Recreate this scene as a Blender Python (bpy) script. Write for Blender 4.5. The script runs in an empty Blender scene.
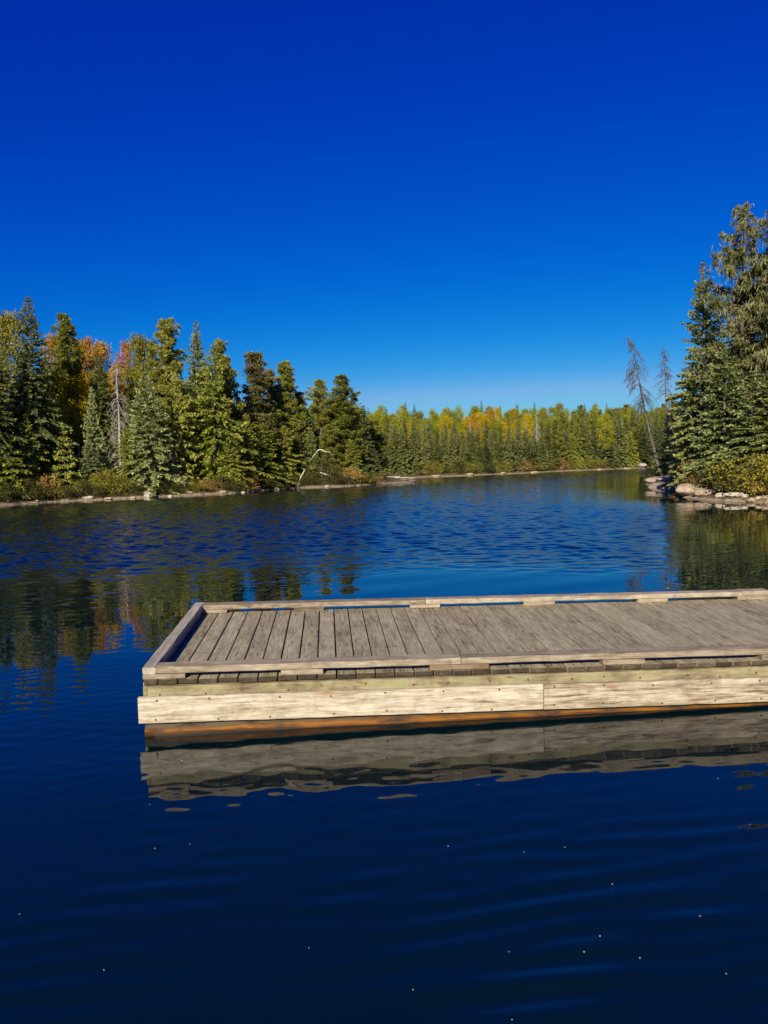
import bpy, bmesh, math, random
import numpy as np
from mathutils import Matrix, Vector

random.seed(7)
RNG = np.random.default_rng(7)
sc = bpy.context.scene
COL = sc.collection
PI = math.pi

# ------------------------------------------------------------------ camera maths
F_PX = 769.0
PITCH, ROLL, CAM_H = 0.0645, -0.0252, 1.95

def _rx(a):
    c, s = math.cos(a), math.sin(a)
    return np.array([[1, 0, 0], [0, c, -s], [0, s, c]])
def _rz(a):
    c, s = math.cos(a), math.sin(a)
    return np.array([[c, -s, 0], [s, c, 0], [0, 0, 1]])
CR = _rz(ROLL) @ _rx(PITCH) @ np.array([[1, 0, 0], [0, 0, -1], [0, 1, 0.0]])

def ray(px, py):
    return CR.T @ np.array([(px - 384) / F_PX, (py - 512) / F_PX, 1.0])
def on_water(px, py, z=0.0):
    d = ray(px, py); t = (z - CAM_H) / d[2]
    return np.array([0, 0, CAM_H]) + d * t
def project(p):
    q = CR @ (np.array(p, float) - np.array([0, 0, CAM_H]))
    return 384 + F_PX * q[0] / q[2], 512 + F_PX * q[1] / q[2]

# ------------------------------------------------------------------ tagging helpers
def tag(o, label=None, cat=None, group=None, kind=None):
    if label: o['label'] = label
    if cat: o['category'] = cat
    if group: o['group'] = group
    if kind: o['kind'] = kind
    return o
def empty(name, loc=(0, 0, 0), rz=0.0):
    o = bpy.data.objects.new(name, None); COL.objects.link(o)
    o.empty_display_size = 0.3
    o.location = loc; o.rotation_euler = (0, 0, rz)
    return o
def link(name, me, parent=None):
    o = bpy.data.objects.new(name, me); COL.objects.link(o)
    if parent is not None: o.parent = parent
    return o
def np_mesh(name, V, Fq, mat, tint=None, smooth=False):
    """V (n,3) array, Fq (m,k) index array (all faces with k corners)."""
    V = np.asarray(V, dtype=np.float32); Fq = np.asarray(Fq, dtype=np.int32)
    me = bpy.data.meshes.new(name)
    me.vertices.add(len(V)); me.vertices.foreach_set('co', V.ravel())
    m, k = Fq.shape
    me.loops.add(m * k); me.loops.foreach_set('vertex_index', Fq.ravel())
    me.polygons.add(m)
    me.polygons.foreach_set('loop_start', np.arange(0, m * k, k, dtype=np.int32))
    me.polygons.foreach_set('loop_total', np.full(m, k, dtype=np.int32))
    me.update(calc_edges=True)
    if tint is not None:
        a = me.attributes.new('tint', 'FLOAT', 'FACE')
        a.data.foreach_set('value', np.asarray(tint, dtype=np.float32))
    me.polygons.foreach_set('use_smooth', np.full(m, smooth, dtype=bool))
    me.materials.append(mat)
    return me

# ------------------------------------------------------------------ node helpers
class NT:
    def __init__(self, name):
        self.m = bpy.data.materials.new(name); self.m.use_nodes = True
        self.t = self.m.node_tree; self.t.nodes.clear()
        self.out = self.t.nodes.new('ShaderNodeOutputMaterial')
    def n(self, typ, **kw):
        nd = self.t.nodes.new(typ)
        for k, v in kw.items():
            if k in nd.inputs.keys(): nd.inputs[k].default_value = v
            else: setattr(nd, k, v)
        return nd
    def l(self, a, b): self.t.links.new(a, b)
    def noise(self, vec, scale, detail=4, rough=0.55, dist=0.0):
        nd = self.n('ShaderNodeTexNoise'); nd.inputs['Scale'].default_value = scale
        nd.inputs['Detail'].default_value = detail; nd.inputs['Roughness'].default_value = rough
        nd.inputs['Distortion'].default_value = dist
        if vec is not None: self.l(vec, nd.inputs['Vector'])
        return nd.outputs['Fac']
    def ramp(self, fac, stops, interp='LINEAR'):
        nd = self.n('ShaderNodeValToRGB'); cr = nd.color_ramp; cr.interpolation = interp
        while len(cr.elements) > 1: cr.elements.remove(cr.elements[-1])
        cr.elements[0].position = stops[0][0]; cr.elements[0].color = (*stops[0][1], 1)
        for p, c in stops[1:]:
            e = cr.elements.new(p); e.color = (*c, 1)
        self.l(fac, nd.inputs['Fac']); return nd.outputs['Color']
    def mix(self, fac, a, b, blend='MIX'):
        nd = self.n('ShaderNodeMix', data_type='RGBA', blend_type=blend)
        for s, v in ((nd.inputs[0], fac), (nd.inputs[6], a), (nd.inputs[7], b)):
            if isinstance(v, (int, float)): s.default_value = v
            elif isinstance(v, tuple): s.default_value = (*v, 1)
            else: self.l(v, s)
        return nd.outputs[2]
    def math(self, op, a, b=None, clamp=False):
        nd = self.n('ShaderNodeMath', operation=op); nd.use_clamp = clamp
        for i, v in enumerate((a, b)):
            if v is None: continue
            if isinstance(v, (int, float)): nd.inputs[i].default_value = v
            else: self.l(v, nd.inputs[i])
        return nd.outputs[0]
    def mapr(self, v, a, b, c=0.0, d=1.0):
        nd = self.n('ShaderNodeMapRange'); nd.clamp = True
        self.l(v, nd.inputs[0])
        for i, x in enumerate((a, b, c, d)): nd.inputs[i + 1].default_value = x
        return nd.outputs[0]
    def coords(self, kind='Object', scale=(1, 1, 1), loc=(0, 0, 0)):
        tc = self.n('ShaderNodeTexCoord'); mp = self.n('ShaderNodeMapping')
        mp.inputs['Scale'].default_value = scale; mp.inputs['Location'].default_value = loc
        self.l(tc.outputs[kind], mp.inputs['Vector']); return mp.outputs['Vector']
    def attr(self, name='tint'):
        return self.n('ShaderNodeAttribute', attribute_name=name).outputs['Fac']
    def bump(self, h, strength=0.4, dist=0.01):
        b = self.n('ShaderNodeBump'); b.inputs['Strength'].default_value = strength
        b.inputs['Distance'].default_value = dist; self.l(h, b.inputs['Height'])
        return b.outputs['Normal']
    def principled(self, color, rough=0.8, normal=None, spec=0.3):
        p = self.n('ShaderNodeBsdfPrincipled')
        if isinstance(color, tuple): p.inputs['Base Color'].default_value = (*color, 1)
        else: self.l(color, p.inputs['Base Color'])
        if isinstance(rough, (int, float)): p.inputs['Roughness'].default_value = rough
        else: self.l(rough, p.inputs['Roughness'])
        p.inputs['Specular IOR Level'].default_value = spec
        if normal is not None: self.l(normal, p.inputs['Normal'])
        self.l(p.outputs[0], self.out.inputs['Surface']); return p

GAIN = {'shrub_leaves': 1.3, 'yellow_leaves': 1.2, 'orange_leaves': 1.25, 'red_leaves': 1.3, 'yellow_green_leaves': 1.45, 'olive_leaves': 1.4, 'dark_needles': 2.9, 'pine_needles': 2.85, 'rusty_pine_needles': 3.0, 'lichen_hung_twigs': 2.15}
def foliage_mat(name, dark, mid, light, accent=None, acc_amt=0.0, transl=0.44):
    """leaf colours vary by spray (tint), by clump (noise) and by tree (object random)."""
    t = NT(name)
    v = t.coords('Object')
    clump = t.noise(v, 1.1, 3, 0.6)
    tint = t.attr('tint')
    rnd = t.n('ShaderNodeObjectInfo').outputs['Random']
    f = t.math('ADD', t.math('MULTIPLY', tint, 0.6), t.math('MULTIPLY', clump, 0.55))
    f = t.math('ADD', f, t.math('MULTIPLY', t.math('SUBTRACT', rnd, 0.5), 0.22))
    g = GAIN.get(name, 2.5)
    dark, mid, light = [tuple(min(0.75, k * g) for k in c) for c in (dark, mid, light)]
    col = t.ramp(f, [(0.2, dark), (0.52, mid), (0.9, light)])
    if accent is not None:
        n2 = t.noise(v, 0.9, 2, 0.5)
        col = t.mix(t.math('MULTIPLY', t.mapr(n2, 0.5, 0.62), acc_amt), col, accent)
    d = t.n('ShaderNodeBsdfDiffuse'); t.l(col, d.inputs['Color'])
    tr = t.n('ShaderNodeBsdfTranslucent'); t.l(col, tr.inputs['Color'])
    mx = t.n('ShaderNodeMixShader'); mx.inputs[0].default_value = transl
    t.l(d.outputs[0], mx.inputs[1]); t.l(tr.outputs[0], mx.inputs[2])
    t.l(mx.outputs[0], t.out.inputs['Surface'])
    return t.m

def bark_mat(name, c1, c2, scale=6.0, marks=None):
    t = NT(name)
    v = t.coords('Object', (1, 1, 0.3))
    n = t.noise(v, scale, 5, 0.65)
    col = t.ramp(n, [(0.3, c1), (0.7, c2)])
    if marks is not None:
        v2 = t.coords('Object', (1, 1, 5.0))
        col = t.mix(t.mapr(t.noise(v2, 2.2, 3, 0.6), 0.58, 0.66), col, marks)
    t.principled(col, 0.9, t.bump(n, 0.5, 0.02), 0.15)
    return t.m

M = {}
M['spruce'] = foliage_mat('spruce_needles', (0.024, 0.034, 0.009), (0.075, 0.086, 0.024), (0.160, 0.165, 0.060))
M['blue_spruce'] = foliage_mat('pale_green_needles', (0.030, 0.044, 0.014), (0.085, 0.102, 0.034), (0.185, 0.195, 0.085))
M['dark_spruce'] = foliage_mat('dark_needles', (0.016, 0.024, 0.008), (0.042, 0.054, 0.018), (0.095, 0.105, 0.042))
M['pine'] = foliage_mat('pine_needles', (0.030, 0.036, 0.008), (0.090, 0.095, 0.018), (0.175, 0.160, 0.038))
M['rust_pine'] = foliage_mat('rusty_pine_needles', (0.03, 0.035, 0.012), (0.085, 0.078, 0.026), (0.15, 0.13, 0.05), (0.13, 0.070, 0.026), 0.7)
M['cedar'] = foliage_mat('cedar_sprays', (0.030, 0.046, 0.008), (0.105, 0.120, 0.020), (0.21, 0.20, 0.045))
M['olive'] = foliage_mat('olive_leaves', (0.06, 0.07, 0.012), (0.16, 0.15, 0.02), (0.28, 0.22, 0.03), None, 0, 0.35)
M['yellow'] = foliage_mat('yellow_leaves', (0.16, 0.12, 0.008), (0.36, 0.27, 0.010), (0.50, 0.38, 0.02), None, 0, 0.35)
M['lime'] = foliage_mat('yellow_green_leaves', (0.065, 0.085, 0.010), (0.175, 0.190, 0.014), (0.30, 0.28, 0.02), None, 0, 0.35)
M['orange'] = foliage_mat('orange_leaves', (0.15, 0.085, 0.012), (0.33, 0.185, 0.02), (0.44, 0.27, 0.03), (0.26, 0.20, 0.025), 0.7, 0.35)
M['red'] = foliage_mat('red_leaves', (0.16, 0.06, 0.025), (0.33, 0.13, 0.05), (0.42, 0.22, 0.08), (0.28, 0.18, 0.03), 0.7, 0.35)
M['lichen'] = foliage_mat('lichen_hung_twigs', (0.040, 0.044, 0.016), (0.105, 0.104, 0.044), (0.21, 0.19, 0.10), (0.080, 0.095, 0.024), 0.9, 0.25)
M['rustbush'] = foliage_mat('rust_brown_leaves', (0.06, 0.035, 0.014), (0.14, 0.085, 0.025), (0.24, 0.15, 0.045), None, 0, 0.3)
M['shrub'] = foliage_mat('shrub_leaves', (0.030, 0.036, 0.010), (0.075, 0.080, 0.020), (0.15, 0.14, 0.04))
M['bark'] = bark_mat('grey_brown_bark', (0.05, 0.038, 0.028), (0.15, 0.12, 0.095))
M['birch_bark'] = bark_mat('pale_birch_bark', (0.36, 0.33, 0.28), (0.6, 0.57, 0.5), 4.0, (0.06, 0.05, 0.045))
M['dead_bark'] = bark_mat('silvery_dead_bark', (0.20, 0.175, 0.145), (0.46, 0.42, 0.36))
M['dead_brown'] = bark_mat('brown_dead_bark', (0.055, 0.047, 0.040), (0.15, 0.13, 0.112))

# ------------------------------------------------------------------ plant meshes
def unit(a):
    return a / np.maximum(np.linalg.norm(a, axis=-1, keepdims=True), 1e-9)

class Cards:
    """many small leaf-shaped faces (diamonds), gathered then built as one crown mesh"""
    def __init__(self): self.V = []; self.T = []
    def add(self, P, A, L, W, tint, rng, flat=0.5, bend=0.0):
        P = np.asarray(P, float); n = len(P)
        if n == 0: return
        A = unit(np.asarray(A, float))
        up = np.tile(np.array([0, 0, 1.0]), (n, 1)) + rng.normal(0, 1 - flat + 0.05, (n, 3))
        S = unit(np.cross(A, up)); N = unit(np.cross(S, A))
        L = np.broadcast_to(L, (n,))[:, None]; W = np.broadcast_to(W, (n,))[:, None]
        q = np.stack([P, P + A * L * 0.45 + S * W * 0.5 + N * L * 0.06,
                      P + A * L - N * L * bend, P + A * L * 0.5 - S * W * 0.5 + N * L * 0.02], axis=1)
        self.V.append(q.reshape(-1, 3)); self.T.append(np.broadcast_to(tint, (n,)))
    def mesh(self, name, mat):
        V = np.concatenate(self.V); T = np.concatenate(self.T)
        Fq = np.arange(len(V)).reshape(-1, 4)
        return np_mesh(name, V, Fq, mat, tint=np.clip(T, 0, 1))

class Tubes:
    def __init__(self): self.V = []; self.Fq = []; self.n = 0
    def add(self, P, R, k=6):
        P = np.asarray(P, float); R = np.broadcast_to(R, (len(P),))
        T = unit(np.gradient(P, axis=0))
        ref = np.array([0.31, 0.17, 0.93]) if abs(T[0][2]) < 0.8 else np.array([1.0, 0.13, 0.05])
        A = unit(np.cross(T, ref)); B = np.cross(T, A)
        ang = np.linspace(0, 2 * PI, k, endpoint=False)
        ring = P[:, None, :] + R[:, None, None] * (np.cos(ang)[None, :, None] * A[:, None, :] + np.sin(ang)[None, :, None] * B[:, None, :])
        m = len(P); self.V.append(ring.reshape(-1, 3))
        i = np.arange(m - 1)[:, None] * k + np.arange(k)[None, :]
        j = np.arange(m - 1)[:, None] * k + (np.arange(k)[None, :] + 1) % k
        self.Fq.append((np.stack([i, j, j + k, i + k], -1) + self.n).reshape(-1, 4)); self.n += m * k
    def mesh(self, name, mat):
        return np_mesh(name, np.concatenate(self.V), np.concatenate(self.Fq), mat, smooth=True)

def trunk_path(H, rng, wob=0.012, lean=0.0, n=10):
    z = np.linspace(-0.3, H, n); t = np.clip(z / H, 0, 1)
    x = np.cumsum(rng.normal(0, wob * H / 4, n)) + lean * H * t
    y = np.cumsum(rng.normal(0, wob * H / 4, n))
    x -= x[0]; y -= y[0]
    return np.stack([x, y, z], 1)

def spruce(H, R, seed, mat, base=0.06, levels=None, droop=0.25, dens=1.0, ragged=0.25, power=0.8, bark='bark', card=0.265):
    rng = np.random.default_rng(seed)
    tr = Tubes(); cd = Cards()
    path = trunk_path(H, rng, 0.006)
    r0 = 0.012 * H + 0.03
    tr.add(path, r0 * (1 - 0.93 * np.clip(path[:, 2] / H, 0, 1)), 7)
    nl = levels or int(H / 0.30)
    zs = H * (base + (1 - base) * (np.linspace(0, 1, nl) ** 0.92))
    lob = rng.uniform(0, 2 * PI, 3)
    for z in zs:
        t = (z - base * H) / (H * (1 - base))
        prof = (1 - t) ** power * (1 - 0.35 * max(0, 0.12 - t) / 0.12)
        c = np.array([np.interp(z, path[:, 2], path[:, 0]), np.interp(z, path[:, 2], path[:, 1]), z])
        nb = int(rng.integers(7, 11) * dens) if t < 0.9 else 6
        az0 = rng.uniform(0, 2 * PI)
        for b in range(nb):
            if rng.random() < 0.10: continue
            az = az0 + 2 * PI * b / nb + rng.normal(0, 0.25)
            lump = 1 + ragged * 0.6 * math.sin(az + lob[0] + z * 1.3) + ragged * 0.5 * math.sin(2 * az + lob[1] - z * 2.1)
            ln = max(0.08, R * prof * lump * rng.uniform(1 - ragged, 1 + ragged * 0.5) + 0.13)
            el = -0.25 + 1.0 * t ** 1.3 + rng.normal(0, 0.10)
            d = np.array([math.cos(az) * math.cos(el), math.sin(az) * math.cos(el), math.sin(el)])
            m = max(3, int(ln / 0.088))
            s = (np.arange(m) + rng.uniform(0.2, 0.8, m)) / m
            P = c + d * (s * ln)[:, None]
            P[:, 2] -= droop * ln * (s ** 1.6) * (1 - t) - 0.16 * ln * np.clip(s - 0.6, 0, 1) ** 2
            if ln > 0.5 and rng.random() < 0.5:
                tr.add(np.stack([c, P[m // 2], P[-1]]), [0.014 + 0.008 * ln, 0.010 + 0.004 * ln, 0.004], 3)
            side = np.array([-math.sin(az), math.cos(az), 0.0])
            w = card * (0.65 + 0.5 * (1 - t)) * min(1.0, 0.6 + ln)
            keep = s > 0.18
            Ps = P[keep]; ss = s[keep]; k = len(Ps)
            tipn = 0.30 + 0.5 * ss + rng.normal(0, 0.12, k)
            for sg in (-1, 1):
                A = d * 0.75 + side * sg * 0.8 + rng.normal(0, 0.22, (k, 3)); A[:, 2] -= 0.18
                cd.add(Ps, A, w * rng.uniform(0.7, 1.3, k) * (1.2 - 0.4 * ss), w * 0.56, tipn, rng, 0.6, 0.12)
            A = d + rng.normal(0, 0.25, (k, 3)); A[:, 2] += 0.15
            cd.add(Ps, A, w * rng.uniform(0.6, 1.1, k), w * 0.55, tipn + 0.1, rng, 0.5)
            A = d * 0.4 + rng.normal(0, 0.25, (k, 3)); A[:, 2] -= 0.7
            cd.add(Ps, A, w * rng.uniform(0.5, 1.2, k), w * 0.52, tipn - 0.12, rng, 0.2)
    # bare dead twigs under the crown
    for _ in range(int(10 * base * H)):
        z = rng.uniform(0.05, 1.0) * base * H * 1.2; az = rng.uniform(0, 2 * PI); ln = R * rng.uniform(0.25, 0.7)
        c = np.array([0, 0, z]); e = c + np.array([math.cos(az) * ln, math.sin(az) * ln, -0.25 * ln])
        tr.add(np.stack([c, (c + e) / 2 + [0, 0, 0.05], e]), [0.016, 0.011, 0.004], 3)
    return tr.mesh('trunk', M[bark]), cd.mesh('crown', mat), H, R

def pine(H, R, seed, mat, base=0.38, dens=1.0, strands=0.0, strand_mat=None, lean=0.0, droop=0.0, bark='bark', tuft=1.0, rounded=False):
    rng = np.random.default_rng(seed)
    tr = Tubes(); cd = Cards()
    path = trunk_path(H, rng, 0.012, lean, 12)
    r0 = 0.012 * H + 0.035
    tr.add(path, r0 * (1 - 0.9 * np.clip(path[:, 2] / H, 0, 1)), 7)
    nl = int(H / 0.36)
    for z in np.linspace(base * H, H * 0.985, nl):
        t = (z / H - base) / (1 - base)
        prof = max(0.12, math.sin(PI * min(1, 0.28 + 0.70 * t)) ** 0.75) if rounded else max(0.10, (1 - t) ** 0.7 * (0.75 + 0.6 * t))
        c = np.array([np.interp(z, path[:, 2], path[:, 0]), np.interp(z, path[:, 2], path[:, 1]), z])
        for b in range(max(3, int(rng.integers(4, 7) * dens))):
            az = rng.uniform(0, 2 * PI)
            ln = R * prof * rng.uniform(0.45, 1.15)
            el = 0.05 + 0.65 * t - droop * 0.8 + rng.normal(0, 0.18)
            d = np.array([math.cos(az) * math.cos(el), math.sin(az) * math.cos(el), math.sin(el)])
            s = np.linspace(0, 1, 5)
            B = c + d * (s * ln)[:, None]; B[:, 2] += (0.10 - droop) * ln * s ** 2
            tr.add(B[::2], [0.018 + 0.012 * ln, 0.014 + 0.005 * ln, 0.005], 3)
            nt = max(2, int(ln / 0.26))
            for q in range(nt):
                f = 0.35 + 0.65 * (q + rng.random()) / nt
                p = c + d * f * ln; p[2] += (0.10 - droop) * ln * f ** 2
                p = p + rng.normal(0, 0.13, 3) * np.array([1, 1, 0.6])
                k = 44
                A = unit(rng.normal(0, 1, (k, 3)) + d * 0.5 + np.array([0, 0, 0.35]))
                rad = rng.uniform(0.19, 0.33) * tuft
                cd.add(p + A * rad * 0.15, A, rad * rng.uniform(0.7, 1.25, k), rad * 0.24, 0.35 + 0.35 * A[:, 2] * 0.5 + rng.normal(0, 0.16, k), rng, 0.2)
                if strands and rng.random() < strands:
                    k = 9
                    A = np.stack([rng.normal(0, 0.3, k), rng.normal(0, 0.3, k), -np.ones(k)], 1)
                    cd.add(p + rng.normal(0, 0.16, (k, 3)), A, rng.uniform(0.18, 0.45, k), 0.05, rng.uniform(0.2, 0.8, k), rng, 0.1)
    for _ in range(int(base * H * 2.5)):
        z = rng.uniform(0.25, 1.0) * base * H; az = rng.uniform(0, 2 * PI); ln = R * rng.uniform(0.2, 0.7)
        c = np.array([np.interp(z, path[:, 2], path[:, 0]), np.interp(z, path[:, 2], path[:, 1]), z])
        e = c + np.array([math.cos(az) * ln, math.sin(az) * ln, -0.15 * ln])
        tr.add(np.stack([c, (c + e) / 2 + [0, 0, 0.06], e]), [0.018, 0.012, 0.004], 3)
    return tr.mesh('trunk', M[bark]), cd.mesh('crown', mat), H, R

def broadleaf(H, R, seed, mat, base=0.35, nclump=95, leaf=0.17, per=70, bark='birch_bark', stems=1):
    rng = np.random.default_rng(seed)
    tr = Tubes(); cd = Cards()
    paths = []
    for s_ in range(stems):
        path = trunk_path(H * 0.93, rng, 0.012, rng.normal(0, 0.05) if stems > 1 else 0.0, 10)
        paths.append(path)
        tr.add(path, (0.008 * H + 0.02) * (1 - 0.88 * np.clip(path[:, 2] / H, 0, 1)), 6)
    for i in range(nclump):
        t = rng.random() ** 0.9; z = H * (base + (1 - base) * t)
        path = paths[i % stems]
        prof = math.sin(PI * (0.16 + 0.80 * t)) ** 0.7
        az = rng.uniform(0, 2 * PI); rr = R * prof * math.sqrt(rng.uniform(0.08, 1.1))
        za = max(0.15 * H, z - rr * 0.8)
        a = np.array([np.interp(za, path[:, 2], path[:, 0]), np.interp(za, path[:, 2], path[:, 1]), za])
        c = np.array([a[0] + rr * math.cos(az), a[1] + rr * math.sin(az), z])
        mid = a * 0.5 + c * 0.5 + np.array([0, 0, -0.08 * rr])
        tr.add(np.stack([a, mid, c]), [0.010 + 0.004 * rr, 0.009, 0.004], 3)
        cr = R * rng.uniform(0.22, 0.40) + 0.1
        k = int(per * rng.uniform(0.6, 1.3))
        D = unit(rng.normal(0, 1, (k, 3))) * (rng.random(k) ** 0.45)[:, None] * cr * np.array([1.15, 1.15, 0.8])
        A = rng.normal(0, 1, (k, 3)); A[:, 2] -= 0.5
        cd.add(c + D, A, leaf * rng.uniform(0.7, 1.3, k), leaf * 0.75, 0.45 + rng.normal(0, 0.2, k) + rng.normal(0, 0.12), rng, 0.35)
    return tr.mesh('trunk', M[bark]), cd.mesh('crown', mat), H, R

def dead_tree(H, R, seed, bark='dead_bark', base=0.10, nb=110, droop=0.6, lean_curve=None, twig=5, thick=1.0):
    """bare standing tree: trunk mesh and a mesh of drooping bare branches"""
    rng = np.random.default_rng(seed)
    tr = Tubes(); br = Tubes()
    if lean_curve is None: path = trunk_path(H, rng, 0.006, 0.0, 10)
    else:
        path = np.array(lean_curve, float)
    zz = path[:, 2]
    tr.add(path, (0.010 * H + 0.025) * (1 - 0.9 * np.clip(zz / H, 0, 1)), 7)
    for i in range(nb):
        t = base + (1 - base) * rng.random() ** 0.85; z = t * H
        c = np.array([np.interp(z, zz, path[:, 0]), np.interp(z, zz, path[:, 1]), z])
        prof = (1 - t) ** 0.6 * 0.9 + 0.14
        ln = R * prof * rng.uniform(0.45, 1.15); az = rng.uniform(0, 2 * PI)
        h = np.array([math.cos(az), math.sin(az), 0])
        s = np.linspace(0, 1, 5)
        B = c + h * (ln * s)[:, None]; B[:, 2] += 0.22 * ln * s - droop * ln * s ** 2.2 * 1.4
        br.add(B, np.linspace(0.018, 0.005, 5) * thick, 3)
        for q in range(twig):
            f = rng.uniform(0.35, 1.0); p = c + h * ln * f; p[2] += 0.22 * ln * f - droop * ln * f ** 2.2 * 1.4
            e = p + np.array([rng.normal(0, 0.18), rng.normal(0, 0.18), -rng.uniform(0.15, 0.5)]) * min(1.0, ln + 0.25)
            br.add(np.stack([p, (p + e) / 2 + h * 0.04, e]), [0.008 * thick, 0.006 * thick, 0.003], 3)
    return tr.mesh('trunk', M[bark]), br.mesh('bare_branches', M[bark]), H, R

# ------------------------------------------------------------------ land shapes
def wp(px, py): p = on_water(px, py); return (p[0], p[1])
LEFT = [(-140, -40), (-60, -12), (-36, 14), (-26.5, 30)] + [wp(*q) for q in
        [(0, 505.5), (45, 502.5), (100, 499.8), (148, 497.6), (200, 494.8), (234, 493.2), (270, 490), (300, 488), (340, 486.6), (380, 484), (412, 482.2), (413, 480.8), (396, 480)]] + \
       [(-4, 86), (-22, 93), (-140, 98)]
FAR = [(-400, 92), (-40, 92)] + [wp(*q) for q in
       [(380, 478.6), (414, 477.6), (445, 476.4), (480, 475), (510, 473.8), (540, 472.3), (570, 470.8), (612, 469.2), (655, 467.3)]] + \
       [(70, 140), (420, 190), (420, 700), (-400, 700)]
RIGHT = [wp(*q) for q in [(655, 477), (652, 482), (648.5, 485.3), (652, 487.2), (664, 488.4), (676, 489.3), (683, 491.5), (681, 495), (686, 497.6), (700, 499), (716, 501), (740, 502), (768, 502.8)]] + \
        [(17.5, 22), (27, 13), (42, 2), (60, -40), (420, -40), (420, 170), (90, 130), (60, 112), (40, 92)]
POLYS = {'left': np.array(LEFT), 'far': np.array(FAR), 'right': np.array(RIGHT)}

def sd_poly(X, Y, P):
    d2 = np.full(X.shape, 1e18); ins = np.zeros(X.shape, bool)
    n = len(P)
    for i in range(n):
        ax, ay = P[i]; bx, by = P[(i + 1) % n]
        ex, ey = bx - ax, by - ay
        wx, wy = X - ax, Y - ay
        t = np.clip((wx * ex + wy * ey) / (ex * ex + ey * ey), 0, 1)
        d2 = np.minimum(d2, (wx - t * ex) ** 2 + (wy - t * ey) ** 2)
        c = (ay > Y) != (by > Y)
        with np.errstate(divide='ignore', invalid='ignore'):
            xi = ax + (Y - ay) / (by - ay if by != ay else 1e-9) * ex
        ins ^= c & (X < xi)
    d = np.sqrt(d2)
    return np.where(ins, d, -d)
def wav(X, Y, f, s):
    r = np.random.default_rng(s); o = np.zeros(np.shape(X))
    for i in range(6):
        a = r.uniform(0, 2 * PI); k = f * r.uniform(0.6, 1.7)
        o = o + np.sin(k * (X * math.cos(a) + Y * math.sin(a)) + r.uniform(0, 6.28)) / 2.2
    return o
def land(X, Y):
    X = np.asarray(X, float); Y = np.asarray(Y, float)
    wob = 0.28 * wav(X, Y, 1.1, 3) + 0.5 * wav(X, Y, 0.35, 4) * np.clip((Y - 40) / 60, 0.25, 1.5)
    sl = sd_poly(X, Y, POLYS['left']); sf = sd_poly(X, Y, POLYS['far']); sr = sd_poly(X, Y, POLYS['right'])
    S = np.maximum(np.maximum(sl, sf), sr)
    sh = 1.6 - Y                                     # the bank the photographer stands on
    S = np.maximum(S, np.minimum(sh, 14 - np.abs(X))) + np.where(Y > 8, wob * 0.5, 0)
    up = np.clip(S, 0, None)
    slope = np.where(sr > -2, 0.17, np.where(sf > sl, 0.105, 0.15))
    Z = 0.15 * (1 - np.exp(-up / 0.35)) + slope * np.minimum(up, 45) + 0.02 * np.clip(up - 45, 0, 150)
    Z = Z + np.clip((up - 1) / 7, 0, 1) * 0.28 * wav(X, Y, 0.6, 9) + np.clip(up / 0.6, 0, 1) * 0.05 * wav(X, Y, 4.0, 11)
    return np.where(S > 0, Z, np.maximum(S * 0.35, -3.0)), S
def ground_z(x, y): return float(land(np.array([x]), np.array([y]))[0][0])

# ------------------------------------------------------------------ ground sheet
def polar_grid(angs, radii):
    A, Rr = np.meshgrid(angs, radii)
    X = Rr * np.sin(A); Y = Rr * np.cos(A)
    nr, na = X.shape
    i = np.arange(nr - 1)[:, None] * na + np.arange(na)[None, :]
    j = np.arange(nr - 1)[:, None] * na + (np.arange(na)[None, :] + 1) % na
    Fq = np.stack([i, i + na, j + na, j], -1).reshape(-1, 4)[:, ::-1]
    return X.ravel(), Y.ravel(), Fq
rad = math.radians
fine = np.arange(-34, 34, 0.2)
coarse = np.arange(34, 326, 2.0)
angs = np.radians(np.concatenate([fine, coarse]))
radii = np.concatenate([[0.05, 0.6, 1.2, 1.8, 2.4, 3, 4, 6, 9, 13, 18], np.geomspace(24, 240, 260), np.geomspace(250, 4000, 18)])
X, Y, Fq = polar_grid(angs, radii)
Z, S = land(X, Y)

t = NT('forest_floor')
v = t.coords('Object')
geo = t.n('ShaderNodeNewGeometry'); sep = t.n('ShaderNodeSeparateXYZ'); t.l(geo.outputs['Position'], sep.inputs[0])
n1 = t.noise(v, 0.9, 6, 0.6); n2 = t.noise(v, 5.0, 5, 0.65); n3 = t.noise(v, 14.0, 4, 0.7)
floor = t.ramp(n1, [(0.32, (0.035, 0.028, 0.014)), (0.5, (0.09, 0.066, 0.028)), (0.66, (0.15, 0.11, 0.045))])
floor = t.mix(t.mapr(n2, 0.5, 0.7), floor, (0.06, 0.065, 0.022))
rock = t.ramp(n3, [(0.3, (0.14, 0.10, 0.065)), (0.5, (0.32, 0.25, 0.17)), (0.7, (0.52, 0.43, 0.32))])
zz = t.math('ADD', sep.outputs['Z'], t.math('MULTIPLY', t.math('SUBTRACT', n2, 0.5), 0.45))
col = t.mix(t.mapr(zz, 0.03, 0.13), rock, floor)
wet = t.mapr(sep.outputs['Z'], 0.0, 0.03)
col = t.mix(wet, t.mix(0.7, col, (0.03, 0.026, 0.02)), col)
t.principled(col, 0.95, t.bump(n2, 0.7, 0.08), 0.2)
ground = link('ground', np_mesh('ground', np.stack([X, Y, Z], 1), Fq, t.m, smooth=True)); tag(ground, kind='structure')

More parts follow.
